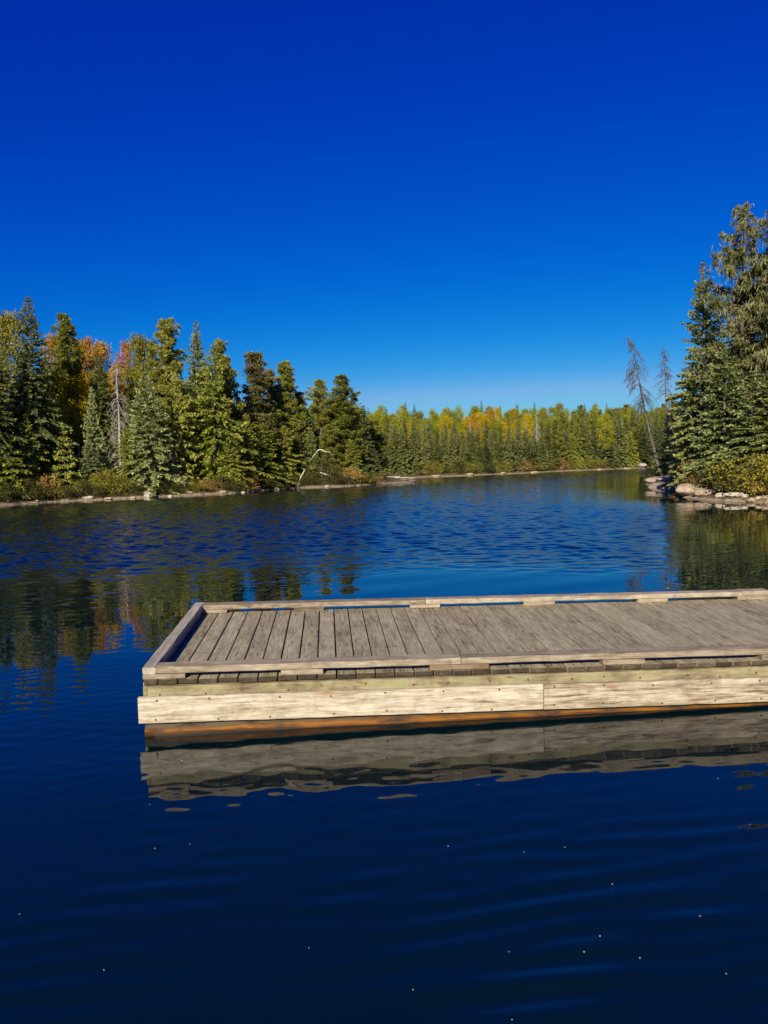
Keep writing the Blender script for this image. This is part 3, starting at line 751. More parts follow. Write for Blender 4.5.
# ------------------------------------------------------------------ left wood
L = 'left'
GW = 'trees of the left wood'
LEFT_TREES = [
 # kind, px, ytop, d, width px, label, variant
 ('tall_spruce', 33, 298, 4.0, 62, 'tallest dark spruce of the left wood, its ragged spire highest against the sky', 0),
 ('tall_spruce', -9, 322, 3.2, 52, 'dark spruce cut by the left edge of the photo beside the tallest spruce', 1),
 ('olive', 13, 315, 10, 34, 'yellow-green aspen behind and left of the tallest dark spruce', 0),
 ('pine', 70, 316, 8, 40, 'slim pine with a dense bushy top right of the tallest dark spruce', 0),
 ('orange', 55, 338, 14, 26, 'orange birch glowing between the tallest spruce and the slim bushy-topped pine', 0),
 ('orange', 84, 342, 14, 30, 'golden orange birch right of the slim bushy-topped pine', 1),
 ('orange', 103, 345, 16, 26, 'orange birch left of the red-topped maple on the left wood skyline', 0),
 ('red', 127, 345, 15, 20, 'red-topped maple on the skyline of the left wood', 0),
 ('red', 92, 341, 17, 18, 'dull reddish maple crown behind the golden orange birch', 0),
 ('olive', 141, 337, 11, 26, 'olive aspen right of the red-topped maple', 1),
 ('spruce', 101, 356, 7, 36, 'dark full spruce in front of the orange birches', 1),
 ('orange', 118, 366, 9, 14, 'small orange birch behind the silvery dead spruce', 1),
 ('blue_spruce', 147, 374, 2.0, 66, 'broad sunlit blue-green spruce at the water behind the pale boulder', 0),
 ('pine', 170, 321, 7, 52, 'tall pine with a layered pointed crown behind the broad blue-green spruce', 1),
 ('pine', 154, 342, 9, 24, 'dark pine with a bare brown stem left of the tall layered pine', 2),
 ('cedar', 178, 372, 3.2, 36, 'bright yellow-green cedar right of the broad blue-green spruce', 0),
 ('spruce', 199, 322, 6, 44, 'tall dense spruce with a stout spire in the middle of the left wood', 2),
 ('full_pine', 221, 343, 6.0, 44, 'full bushy pine shoulder to shoulder with the stout-spired spruce', 0),
 ('cedar', 213, 352, 3.0, 56, 'big yellow-green cedar draped in front of the stout-spired spruce', 1),
 ('little_spruce', 64, 428, 1.6, 26, 'little bright-tipped spruce sapling standing alone at the left shore', 0),
 ('little_spruce', 11, 436, 1.6, 34, 'spruce sapling with yellow-lit branches at the left edge of the shore', 1),
 ('blue_spruce', 93, 388, 3.6, 30, 'slender blue-green spruce left of the silvery dead spruce', 1),
 ('blue_spruce', 90, 440, 2.0, 34, 'low pale green spruce at the water below the slender blue-green one', 2),
 ('yellow', 57, 372, 6, 28, 'yellow-leaved birch with a dark stem right of the tallest spruce', 0),
 ('yellow', 77, 376, 7, 30, 'golden birch between the yellow dark-stemmed birch and the slender blue-green spruce', 1),
 ('rust_pine', 255, 353, 5.2, 48, 'rusty-topped pine with a long bare dark stem near the middle of the left wood', 0),
 ('rust_pine', 271, 370, 8, 32, 'thin sparse pine just right of the rusty-topped pine', 1),
 ('pine', 285, 364, 6, 42, 'spindly pine with a knobbly open crown left of the two rounded pines', 3),
 ('pine', 299, 393, 7, 36, 'short dark pine right of the spindly pine', 0),
 ('cedar', 262, 425, 2.4, 46, 'leaning pale olive cedar hanging over the water below the rusty-topped pine', 2),
 ('cedar', 233, 436, 1.8, 40, 'low bright cedar leaning over the shore left of the rusty-topped pine', 3),
 ('full_pine', 321, 381, 6.5, 42, 'rounded pine, the left of the pair on the headland', 1),
 ('full_pine', 343, 378, 5.5, 50, 'rounded pine with a visible straight trunk, the right of the pair on the headland', 2),
 ('dark_narrow', 364, 409, 3.0, 26, 'dark narrow pointed spruce near the tip of the left headland', 0),
 ('spruce', 297, 432, 3.5, 26, 'short dark spruce above the dark rock outcrop', 3),
 ('blue_spruce', 311, 428, 4.0, 26, 'short blue-green spruce behind the arching white fallen birch', 0),
 ('cedar', 351, 440, 2.6, 24, 'light green cedar between the right rounded pine and the dark pointed spruce', 1),
 ('spruce', 375, 448, 2.0, 20, 'last small spruce at the tip of the left headland', 0),
 ('spruce', 128, 392, 5.5, 24, 'dark spruce in shade behind the silvery dead spruce', 0),
 ('dark_narrow', 240, 398, 6.5, 26, 'dark shaded spruce in the gap left of the rusty-topped pine', 1),
 ('dark_narrow', 16, 384, 6.0, 34, 'dark spruce in the shade below the yellow-green aspen', 0),
 ('spruce', 48, 396, 7.0, 36, 'shaded spruce filling the gap under the yellow dark-stemmed birch', 2),
 ('spruce', 160, 400, 4.6, 30, 'shaded spruce between the broad blue-green spruce and the yellow-green cedar', 3),
 ('spruce', 192, 398, 4.8, 30, 'shaded spruce behind the foot of the big yellow-green cedar', 1),
 ('spruce', 276, 408, 5.0, 28, 'shaded spruce under the thin sparse pine', 2),
 ('cedar', 246, 414, 3.2, 36, 'upright olive cedar close left of the long bare stem of the rusty-topped pine', 1),
 ('cedar', 285, 426, 2.4, 36, 'sunlit cedar between the leaning pale olive cedar and the dark rock outcrop', 3),
 ('full_pine', 272, 404, 4.2, 34, 'bushy olive pine standing below the thin sparse pine', 0),
 ('cedar', 303, 412, 4.6, 32, 'olive cedar under the short dark pine right of the spindly pine', 0),
 ('cedar', 128, 428, 2.6, 30, 'pale yellowish cedar squeezed between the silvery dead spruce and the broad blue-green spruce', 2),
 ('cedar', 28, 420, 3.0, 30, 'sparse olive cedar below the trunk of the tallest dark spruce', 3),
 ('full_pine', 332, 425, 4.0, 30, 'low olive pine filling the gap between the pair of rounded pines', 0),
]
for (k, px, yt, d, w, lab, var) in LEFT_TREES:
    plant(k, px, yt, L, d, w, lab, GW, var)
for (px, yt, d, w, lab, var) in [
    (119, 362, 3.4, 34, 'silvery dead spruce with drooping bare branches in the left wood', 0),
    (238, 384, 9, 16, 'thin grey dead spruce in the sky gap left of the rusty-topped pine', 1),
    (247, 396, 8, 12, 'short grey dead stick of a spruce close against the rusty-topped pine', 2)]:
    plant('dead', px, yt, L, d, w, lab, 'dead trees of the left wood', var)
# trees deeper in the wood that only fill the gaps
r = random.Random(11)
DEEP = [(-20, 356), (4, 345), (24, 352), (44, 372), (66, 366), (80, 366), (96, 372), (110, 376), (134, 362), (150, 372), (164, 370), (184, 366), (206, 372), (228, 378),
        (250, 408), (264, 402), (278, 402), (292, 408), (306, 408), (318, 404), (334, 402), (352, 410), (30, 372), (120, 388), (172, 392), (198, 390), (216, 396), (372, 420), (356, 424), (-30, 340), (12, 410), (36, 416), (60, 412), (84, 416), (108, 420), (132, 416), (156, 414), (180, 412), (204, 416), (228, 420), (252, 436), (276, 436), (300, 438), (324, 436), (346, 440)]
for i, (px, yt) in enumerate(DEEP):
    k = r.choice(['spruce', 'spruce', 'full_pine', 'full_pine', 'olive', 'lime', 'spruce'])
    plant(k, px + r.uniform(-3, 3), yt + r.uniform(-4, 6), L, r.uniform(9, 17), r.uniform(34, 50),
          {'spruce': 'shaded spruce deep in the left wood, glimpsed between nearer trees', 'dark_narrow': 'shaded narrow spruce deep in the left wood, glimpsed between nearer trees',
           'full_pine': 'olive pine deep in the left wood, glimpsed between nearer trees', 'olive': 'olive aspen deep in the left wood, glimpsed between nearer trees', 'lime': 'yellow-green birch deep in the left wood, glimpsed between nearer trees'}[k],
          {'spruce': 'deep left wood spruces', 'dark_narrow': 'deep left wood narrow spruces', 'full_pine': 'deep left wood pines', 'olive': 'deep left wood aspens', 'lime': 'deep left wood birches'}[k])
# the wood goes on past both edges of the photograph
for i, (k, px, yt, d, w) in enumerate([('spruce', -40, 330, 4, 46), ('full_pine', -62, 318, 6, 50), ('spruce', -85, 335, 4, 50), ('pine', -110, 312, 6, 46), ('spruce', -135, 325, 4, 56), ('olive', -75, 345, 11, 40), ('spruce', -165, 310, 5, 60), ('full_pine', -200, 305, 6, 66)]):
    plant(k, px, yt, L, d, w, 'tree of the left wood standing beyond the left edge of the photo', 'trees beyond the left edge')
# shrubs along the left shore
SHR = [(-4, 478, 1.0, 24, 'green_bush', 'dark shrub at the left edge of the photo by the shore stones'), (24, 476, 1.2, 26, 'green_bush', 'dark shrub right of the yellow-lit sapling at the left shore'),
       (46, 474, 1.2, 24, 'rust_bush', 'brown shrub left of the bright-tipped sapling'), (80, 478, 1.0, 20, 'green_bush', 'low shrub right of the bright-tipped sapling'),
       (106, 468, 1.2, 26, 'bush', 'yellow-green shrub below the silvery dead spruce'), (118, 474, 0.8, 22, 'bush', 'low yellowish shrub left of the pale boulder'),
       (162, 478, 1.2, 22, 'green_bush', 'low shrub right of the pale boulder'), (187, 476, 1.0, 20, 'green_bush', 'pale green shrub under the bright yellow-green cedar'),
       (206, 478, 1.0, 20, 'rust_bush', 'brown shrub below the big yellow-green cedar'), (222, 474, 1.0, 26, 'green_bush', 'dark shrub below the low bright cedar'),
       (249, 474, 0.9, 20, 'rust_bush', 'brown shrub at the foot of the rusty-topped pine'), (280, 474, 0.9, 22, 'green_bush', 'dark shrub left of the leaning pale trunk'),
       (322, 452, 2.2, 30, 'green_bush', 'olive shrub under the arching white fallen birch'), (312, 470, 1.0, 20, 'green_bush', 'dark shrub right of the leaning pale trunk'),
       (349, 466, 1.4, 20, 'rust_bush', 'orange-brown shrub right of the straight pine trunk'), (362, 470, 1.2, 18, 'bush', 'yellowish shrub below the dark pointed spruce'),
       (336, 473, 0.9, 20, 'green_bush', 'low dark shrub at the water below the pair of rounded pines'), (378, 474, 0.8, 16, 'rust_bush', 'small brown shrub beside the driftwood pile')]
for (px, yt, d, w, k, lab) in SHR:
    plant(k, px, yt + 2, L, d * 0.7, w * 1.15, lab, 'shrubs along the left shore')

for (px, yt, d, w, k, lab) in [(1, 486, .5, 22, 'green_bush', 'low dark shrub at the waterline in the left bottom corner of the wood'), (36, 486, .5, 26, 'green_bush', 'low dark shrub between the two spruce saplings'), (64, 486, .5, 26, 'green_bush', 'low dark shrub at the foot of the bright-tipped sapling'),
       (93, 484, .5, 24, 'green_bush', 'low dark shrub at the foot of the slender blue-green spruce'), (136, 485, .6, 22, 'green_bush', 'low dark shrub just left of the pale boulder'), (176, 484, .5, 24, 'green_bush', 'low dark shrub at the foot of the bright yellow-green cedar'),
       (197, 483, .5, 22, 'bush', 'low yellowish shrub at the waterline left of the big cedar'), (235, 480, .5, 26, 'green_bush', 'low dark shrub at the foot of the low bright cedar'), (264, 478, .5, 24, 'green_bush', 'low dark shrub under the leaning pale olive cedar'),
       (292, 476, .8, 20, 'green_bush', 'low dark shrub in front of the dark rock outcrop'), (304, 476, .5, 18, 'green_bush', 'low dark shrub right behind the leaning pale trunk'), (346, 476, .5, 24, 'green_bush', 'low dark shrub at the waterline of the headland'), (368, 475, .5, 22, 'green_bush', 'low dark shrub near the driftwood pile')]:
    plant(k, px, yt, L, d, w, lab, 'shrubs along the left shore')

# ------------------------------------------------------------------ far shore
GF = 'trees on the far shore'
MARKS = [(372, 'the headland spruce'), (400, 'the driftwood pile'), (482, 'the tall skyline spire'), (537, 'the pale dead spruce'), (562, 'the pale far rock'),
         (605, 'the forked pale birch'), (622, 'the grey dead spruce'), (648, 'the far pale boulder')]
ORD = ['nearest', 'second', 'third', 'fourth', 'fifth', 'sixth', 'seventh', 'eighth', 'ninth', 'tenth']
def lab_by_marks(items, what, row):
    """items: list of px; returns labels that count from the closest landmark"""
    out = {}; by = {}
    for i, px in enumerate(items):
        m = min(range(len(MARKS)), key=lambda j: abs(MARKS[j][0] - px))
        by.setdefault((m, px >= MARKS[m][0], what[i]), []).append((abs(px - MARKS[m][0]), i))
    for (m, right, w), l in by.items():
        for n_, (_, i) in enumerate(sorted(l)):
            out[i] = '%s %s, %s%s of %s' % (w, row, '' if len(l) == 1 else ORD[min(n_, 9)] + ' ', 'right' if right else 'left', MARKS[m][1])
    return out
r = random.Random(5)
front = []
px = 362.0
while px < 664:
    right = sstep(530, 590, np.array(px)).item()
    base_top = 429 - 9 * right
    k = r.choice(['narrow_spruce', 'narrow_spruce', 'narrow_spruce', 'narrow_spruce', 'dark_narrow', 'narrow_spruce'] if right < 0.5 else ['narrow_spruce', 'spruce', 'pine', 'full_pine', 'dark_narrow', 'cedar'])
    front.append((k, px, base_top + r.uniform(-9, 13), r.uniform(1.5, 5), r.uniform(11, 15) * (1 + 0.35 * right)))
    px += r.uniform(4.2, 6.6) * (1 + 0.12 * right)
ADJ = {'narrow_spruce': 'slim spruce', 'dark_narrow': 'dark slim spruce', 'spruce': 'broad spruce', 'pine': 'open pine', 'full_pine': 'bushy pine', 'cedar': 'yellow-green cedar'}
labs = lab_by_marks([f[1] for f in front], [ADJ[f[0]] for f in front], 'at the far waterline')
for i, (k, px, yt, d, w) in enumerate(front):
    plant(k, px, yt, 'far', d, w, labs[i], GF)
second = []
px = 358.0
while px < 672:
    right = sstep(520, 590, np.array(px)).item()
    k = r.choice(['narrow_spruce', 'spruce', 'dark_narrow', 'narrow_spruce']) if right < 0.5 else r.choice(['pine', 'full_pine', 'spruce', 'narrow_spruce', 'spruce'])
    second.append((k, px, 424 - 9 * right + r.uniform(-6, 10), r.uniform(7, 13), r.uniform(12, 18)))
    px += r.uniform(6.5, 9)
ADJ['lime'] = 'yellow-green birch'
labs = lab_by_marks([f[1] for f in second], [ADJ[f[0]] for f in second], 'in the far second rank')
for i, (k, px, yt, d, w) in enumerate(second):
    plant(k, px, yt, 'far', d, w, labs[i], GF)
LABB = {'lime': 'yellow-green birch crown in the bright band behind the far spruces', 'yellow': 'golden birch crown in the bright band behind the far spruces',
        'orange': 'orange birch crown in the bright band behind the far spruces', 'pine': 'olive pine crown in the band behind the far spruces', 'full_pine': 'bushy pine crown in the band behind the far spruces',
        'spruce': 'spruce crown in the band behind the far spruces', 'olive': 'olive aspen crown in the band behind the far spruces'}
for row, (dmin, dmax, top, n_) in enumerate([(15, 20, 420, 40), (22, 30, 414, 42), (33, 42, 411.5, 40)]):
    for i in range(n_):
        px = 350 + (678 - 350) * (i + r.random()) / n_
        gold = math.exp(-((px - 492) / 42.0) ** 2)
        right = sstep(535, 585, np.array(px)).item()
        if r.random() < right: k = r.choice(['pine', 'full_pine', 'spruce', 'full_pine', 'olive', 'lime'])
        elif r.random() < gold * 0.75: k = r.choice(['yellow', 'yellow', 'orange'])
        else: k = r.choice(['lime', 'lime', 'lime', 'olive'])
        yt = top - (px - 384) * 0.006 + r.uniform(-5, 8) - (3 if 560 < px else 0)
        plant(k, px, yt, 'far', r.uniform(dmin, dmax), r.uniform(11, 18), LABB[k], 'crowns behind the far spruces: ' + k)
SKY = [(357, 404), (369, 408), (380, 406), (386, 407), (406, 403), (415, 405), (444, 410), (482, 401), (501, 406), (518, 404), (535, 403),
       (567, 409), (578, 406), (607, 404), (630, 408), (642, 405), (652, 407), (664, 406)]
on_sky = 'on the far skyline'
labs = lab_by_marks([s[0] for s in SKY], ['dark spire'] * len(SKY), on_sky)
for i, (px, yt) in enumerate(SKY):
    lab = 'tallest dark spire rising alone above the golden band of the far skyline' if px == 482 else labs[i]
    plant('dark_narrow' if i % 3 else 'narrow_spruce', px, yt, 'far', r.uniform(42, 50), r.uniform(8, 12), lab, 'spires on the far skyline')
plant('dead', 537, 409, 'far', 3.0, 13, 'pale dead spruce with a bleached trunk on the far shore', 'dead trees on the far shore', 0)
plant('dead', 622, 418, 'far', 2.5, 11, 'grey dead spruce on the far shore left of the leaning dead tree', 'dead trees on the far shore', 1)
plant('dead', 470, 417, 'far', 6.0, 8, 'thin grey dead spruce among the slim spruces left of the golden birches', 'dead trees on the far shore', 2)
plant('lime', 605, 414, 'far', 2.5, 15, 'birch with a forked pale trunk on the far shore', GF, 1)
r = random.Random(8); px = 418.0; far_sh = []
while px < 655:
    far_sh.append((r.choice(['bush', 'green_bush', 'rust_bush', 'bush']), px)); px += r.uniform(8, 14)
cn = {'bush': 'yellowish shrub', 'green_bush': 'green shrub', 'rust_bush': 'rust-brown shrub'}
labs = lab_by_marks([s[1] for s in far_sh], [cn[s[0]] for s in far_sh], 'at the far waterline')
for i, (k, px) in enumerate(far_sh):
    plant(k, px, 466 - (px - 384) * 0.03 + r.uniform(-3, 2), 'far', r.uniform(1.2, 2.0), r.uniform(9, 15), labs[i], 'shrubs along the far shore')

# ------------------------------------------------------------------ right point
GR = 'trees on the right point'
LIB['tall_right'] = [spruce(13, 1.9, 501, M['spruce'], base=0.05, ragged=0.28, power=0.75)]
NAMES['tall_right'] = 'spruce_tree'
for (k, px, yt, d, w, lab, var) in [
    ('tall_right', 702, 264, 7.5, 62, 'tall pointed spruce, the spire left of the lichen-hung pine on the right point', 0),
    ('lichen_pine', 745, 207, 7.0, 88, 'huge grey-brown pine hung with lichen on the right point', 0),
    ('lichen_pine', 779, 203, 6.0, 84, 'lichen-hung pine cut by the right edge of the photo', 1),
    ('spruce', 673, 396, 11.0, 36, 'small pointed spruce beside the leaning dead tree on the right point', 0),
    ('spruce', 690, 372, 9.0, 44, 'spruce between the small pointed one and the tall spire on the right point', 1),
    ('blue_spruce', 724, 345, 4.4, 76, 'broad pale green spruce in front of the tall spire on the right point', 1),
    ('blue_spruce', 752, 372, 3.2, 74, 'wide sunlit spruce below the huge lichen-hung pine', 2),
    ('spruce', 778, 350, 3.0, 60, 'spruce cut by the right edge of the photo above the green shrub', 2),
    ('blue_spruce', 709, 420, 3.6, 50, 'low pale spruce behind the white angular boulder', 0),
    ('rust_pine', 742, 275, 9.0, 50, 'brownish pine behind the tall spire and the lichen-hung pine', 1),
    ('rust_pine', 768, 262, 9.0, 60, 'brownish pine behind the lichen-hung pines at the right edge', 2),
    ('dark_narrow', 745, 330, 8.0, 50, 'dark spruce in the shade below the huge lichen-hung pine', 1),
    ('dark_narrow', 715, 322, 9.0, 44, 'dark spruce in the shade behind the broad pale green spruce', 0),
    ('spruce', 682, 418, 13, 30, 'dark green spruce behind the small pointed spruce on the right point', 3),
    ('little_spruce', 665, 454, 10.5, 22, 'little spruce at the foot of the leaning dead tree', 0)]:
    plant(k, px, yt, 'right', d, w, lab, GR, var)
for (px, yt, d, w, k, lab) in [(752, 454, 1.5, 62, 'bush', 'big yellow-green shrub over the white shore stones on the right'), (778, 456, 1.0, 50, 'bush', 'yellow-green shrub at the right edge of the photo'),
      (731, 468, 1.2, 38, 'green_bush', 'green shrub between the white angular boulder and the big shrub'), (692, 474, 1.2, 24, 'rust_bush', 'rust-orange shrub above the brown granite ledge'),
      (681, 477, 1.2, 16, 'rust_bush', 'tawny shrub on the granite slope left of the rust-orange one'), (703, 470, 1.6, 26, 'green_bush', 'dark green shrub left of the white angular boulder'),
      (764, 478, 0.9, 30, 'rust_bush', 'reddish brown shrub under the big yellow-green shrub'),
      (690, 462, 5.5, 22, 'rust_bush', 'orange-brown shrub at the top of the granite slope')]:
    plant(k, px, yt, 'right', d, w, lab, 'shrubs on the right point')

for i, (k, px, yt, d, w) in enumerate([('spruce', 815, 250, 6, 70), ('blue_spruce', 800, 360, 3, 70), ('full_pine', 855, 230, 7, 80), ('spruce', 890, 300, 4, 70)]):
    plant(k, px, yt, 'right', d, w, 'tree of the right point standing beyond the right edge of the photo', 'trees beyond the right edge')
plant('little_spruce', 657, 462, 'right', 11.5, 16, 'tiny spruce left of the foot of the leaning dead tree', GR, 1)
# the leaning dead spruce and its two dead neighbours
def standing_dead(px_base, R, px_top, ytop, width, seed, label, bark='dead_brown', bend=0.0, **kw):
    d = ray(px_base, 470); hd = np.array([d[0], d[1]]) / math.hypot(d[0], d[1])
    x, y = hd * R; z = ground_z(x, y)
    dt = ray(px_top, ytop); k = y / dt[1]
    tx, tz = dt[0] * k, CAM_H + dt[2] * k
    H = tz - z; n = 12; s = np.linspace(0, 1, n)
    s2 = np.concatenate([[-0.03], s])
    P = np.stack([(tx - x) * (s2 + bend * np.sin(PI * np.clip(s2, 0, 1))), 0.15 * np.sin(3 * s2), H * s2], 1)
    P[-1, 0] -= 0.35 * kw.pop('hook', 0.0)
    tm, cm, _, _ = dead_tree(H, width, seed, bark=bark, lean_curve=P, **kw)
    e = empty('dead_tree', (x, y, z)); link('trunk', tm, e); link('bare_branches', cm, e)
    return tag(e, label, 'tree', 'dead trees on the right point')
standing_dead(661.5, 58, 632, 337, 1.9, 71, 'tall leaning dead spruce with a hooked top and drooping bare twigs on the right point', base=0.42, nb=80, droop=0.85, bend=0.06, hook=1.0, twig=8, thick=1.5)
standing_dead(671, 57, 664, 345, 1.25, 72, 'slim upright dead spruce between the leaning dead tree and the tall spire', base=0.45, nb=55, droop=0.55, twig=5, thick=1.4)
standing_dead(676, 57, 667, 372, 0.4, 73, 'bare dead pole leaning left against the slim dead spruce', base=0.5, nb=10, droop=0.3, twig=1)

# ------------------------------------------------------------------ rocks
def rock_mat(name, c0, c1, c2, lich=None):
    t = NT(name); v = t.coords('Object')
    n = t.noise(v, 2.6, 6, 0.65); n2 = t.noise(v, 11, 4, 0.7)
    col = t.ramp(t.math('ADD', t.math('MULTIPLY', n, 0.6), t.math('MULTIPLY', n2, 0.4)), [(0.32, c0), (0.5, c1), (0.68, c2)])
    if lich: col = t.mix(t.mapr(t.noise(v, 1.7, 4, 0.6), 0.55, 0.68), col, lich)
    t.principled(col, 0.9, t.bump(n2, 0.6, 0.03), 0.25); return t.m
M['pale_rock'] = rock_mat('pale_granite', (0.17, 0.14, 0.105), (0.38, 0.33, 0.265), (0.54, 0.48, 0.40))
M['tan_rock'] = rock_mat('tan_granite', (0.13, 0.095, 0.065), (0.33, 0.26, 0.19), (0.52, 0.44, 0.34), (0.20, 0.13, 0.075))
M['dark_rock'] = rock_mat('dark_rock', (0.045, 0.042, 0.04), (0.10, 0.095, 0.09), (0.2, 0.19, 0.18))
def rock(loc, size, mat, seed, label, group=None, rz=0.0, name='boulder', cat='rock', tilt=0.0, ang=0.5):
    rr = np.random.default_rng(seed); bm = bmesh.new()
    bmesh.ops.create_icosphere(bm, subdivisions=4, radius=1.0)
    dirs = unit(rr.normal(0, 1, (11, 3))); off = rr.uniform(0.62, 0.95, 11); ph = rr.uniform(0, 6, 6)
    for v in bm.verts:
        p = np.array(v.co); q = unit(p)
        m = 1.0
        for d_, o_ in zip(dirs, off):             # cut flat facets
            c = float(q @ d_)
            if c > 0.05: m = min(m, o_ / c)
        m = (1 - ang) * 1.0 + ang * m
        m *= 1 + 0.05 * math.sin(3 * q[0] + ph[0]) * math.sin(4 * q[1] + ph[1]) + 0.03 * math.sin(9 * q[0] + ph[2]) * math.sin(8 * q[2] + ph[3])
        v.co = Vector(q * m * np.array(size) / 2)
        v.co.z = max(v.co.z, -size[2] * 0.5)
    for f in bm.faces: f.smooth = True
    me = bpy.data.meshes.new(name); bm.to_mesh(me); bm.free(); me.materials.append(M[mat])
    o = link(name, me); o.location = loc; o.rotation_euler = (tilt, 0, rz)
    return tag(o, label, cat, group)
def rock_px(px, py, size, mat, seed, label, group=None, name='boulder', back=0.0, lift=0.0, **kw):
    p = on_water(px, py); hd = p[:2] / np.linalg.norm(p[:2]); q = p[:2] + hd * back
    z = max(0.0, ground_z(q[0], q[1]))
    return rock((q[0], q[1], z + lift + size[2] * 0.18), size, mat, seed, label, group, name=name, **kw)
rock_px(148, 497.6, (0.62, 0.5, 0.60), 'pale_rock', 1, 'pale boulder at the water below the broad blue-green spruce', back=0.35)
LS = [(8, 504.8, .5), (23, 503.7, .45), (37, 503, .4), (52, 502, .5), (63, 501.6, .35), (78, 500.9, .7), (88, 500.3, .9), (97, 500, .8), (108, 499.4, .7), (121, 499, .9), (133, 498.4, .7), (158, 497.2, .6), (170, 496.6, .45), (180, 496, .7),
      (190, 495.3, .6), (214, 494.2, .5), (223, 493.8, .7), (231, 493.4, .5), (243, 492.8, .5), (262, 490.8, .5), (277, 489.6, .8), (284, 489.2, 1.0), (293, 488.6, .7), (310, 487.9, .6), (327, 487.2, .6), (345, 486.4, .5), (358, 485.6, .5)]
GL = 'pale stones along the left shore'
for i, (px, py, s) in enumerate(LS[::2]):
    s *= 0.5
    rock_px(px, py, (s * random.uniform(1.0, 1.8), s, s * random.uniform(.45, .7)), 'tan_rock' if i % 3 else 'pale_rock', 20 + i, 'pale stone in the row along the left waterline', GL, back=random.uniform(0.05, 0.3), name='shore_stone', rz=random.uniform(-.4, .4))
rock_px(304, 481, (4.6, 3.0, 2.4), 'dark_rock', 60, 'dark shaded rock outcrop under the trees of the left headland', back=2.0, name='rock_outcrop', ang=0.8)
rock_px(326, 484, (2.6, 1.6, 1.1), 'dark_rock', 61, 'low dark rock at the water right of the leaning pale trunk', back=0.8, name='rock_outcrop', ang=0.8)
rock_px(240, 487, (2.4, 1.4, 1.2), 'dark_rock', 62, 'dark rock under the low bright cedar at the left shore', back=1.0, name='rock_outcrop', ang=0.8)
# right point: granite slabs, boulders, stones
rock_px(664, 486.5, (2.3, 1.6, 0.62), 'tan_rock', 70, 'granite slab at the very tip of the right point', name='rock_ledge', back=0.2, ang=0.9)
rock((18.3, 48.6, ground_z(18.3, 48.6) - 0.12), (2.4, 8.6, 0.9), 'tan_rock', 71, 'long bare granite slope climbing from the tip of the right point', name='rock_ledge', tilt=0.17, ang=0.6, rz=-0.63)
rock_px(677, 488.6, (1.4, 1.0, 0.45), 'tan_rock', 72, 'small flat granite slab right of the tip slab', name='rock_ledge', back=0.3, ang=0.9)
rock_px(694, 497.6, (1.9, 1.5, 0.62), 'tan_rock', 73, 'wide brown granite ledge at the water below the rust-orange shrub', name='rock_ledge', back=0.4, ang=0.9)
rock_px(689, 494.0, (1.2, 1.2, 0.6), 'dark_rock', 74, 'dark wet ledge behind the wide brown granite ledge', name='rock_ledge', back=0.4, ang=0.9)
rock_px(705, 498.8, (1.0, 0.8, 0.42), 'tan_rock', 80, 'small brown ledge between the wide ledge and the white stones', name='rock_ledge', back=0.2, ang=0.9)
rock_px(716, 496.5, (0.62, 0.55, 0.72), 'pale_rock', 75, 'white angular boulder standing upright on the right shore', back=0.9, ang=0.95, lift=0.12)
rock_px(721, 500.4, (0.50, 0.4, 0.26), 'pale_rock', 76, 'white stone left of the long flat white stone on the right', name='shore_stone', ang=0.7)
rock_px(734, 501.0, (0.85, 0.45, 0.27), 'pale_rock', 77, 'long flat white stone at the right waterline', name='shore_stone', ang=0.7)
rock_px(744.5, 501.4, (0.30, 0.3, 0.22), 'pale_rock', 78, 'small round white stone right of the long flat white stone', name='shore_stone', ang=0.6)
for i, px in enumerate((752, 759, 766, 775)):
    rock_px(px, 502.3, (0.42, 0.35, 0.2), 'tan_rock', 90 + i, 'brown stone in the row under the reddish shrub on the right', 'brown stones at the right waterline', name='shore_stone')
# far shore
rock_px(647, 466.8, (4.2, 3.0, 1.7), 'pale_rock', 81, 'pale boulder at the right end of the far shore', back=1.2)
rock_px(637, 468.0, (3.2, 2.4, 0.9), 'pale_rock', 84, 'low pale rock left of the far pale boulder', back=0.8, name='rock_ledge')
rock_px(563, 470.6, (5.0, 3.2, 1.1), 'pale_rock', 82, 'long pale rock on the far shore right of the pale dead spruce', back=1.4, name='rock_ledge')
rock_px(419, 477.0, (2.6, 1.6, 0.7), 'tan_rock', 83, 'tan rock on the far shore beside the driftwood pile', back=0.8, name='rock_ledge')
for i, px in enumerate((436, 452, 470, 488, 503, 518, 534, 586, 600, 614, 626)[::2]):
    rock_px(px, 476.8 - (px - 436) * 0.0415, (1.1 * random.uniform(.6, 1.3), 0.7, 0.3), 'tan_rock', 110 + i, 'low pale stone in the row along the far waterline', 'stones along the far waterline', back=0.5, name='shore_stone')

# ------------------------------------------------------------------ logs, fallen trunks, driftwood
def log(name, pts, radii, mat, label, group=None, cat='log', k=7):
    pts = np.array(pts); c = np.mean(pts, 0); radii = np.array(radii)
    if len(pts) > 3:                              # smooth the bend (Catmull-Rom)
        E_ = np.vstack([2 * pts[0] - pts[1], pts, 2 * pts[-1] - pts[-2]]); Q = []; RQ = []
        for i in range(1, len(E_) - 2):
            for u in np.linspace(0, 1, 5)[:4]:
                a, b, d, e = E_[i - 1], E_[i], E_[i + 1], E_[i + 2]
                Q.append(0.5 * (2 * b + (d - a) * u + (2 * a - 5 * b + 4 * d - e) * u * u + (3 * b - a - 3 * d + e) * u ** 3))
                RQ.append(np.interp(i - 1 + u, np.arange(len(radii)), radii))
        pts = np.array(Q + [E_[-2]]); radii = np.array(RQ + [radii[-1]])
    tb = Tubes(); tb.add(pts - c, radii, k)
    o = link(name, tb.mesh(name, M[mat])); o.location = tuple(c)
    return tag(o, label, cat, group)
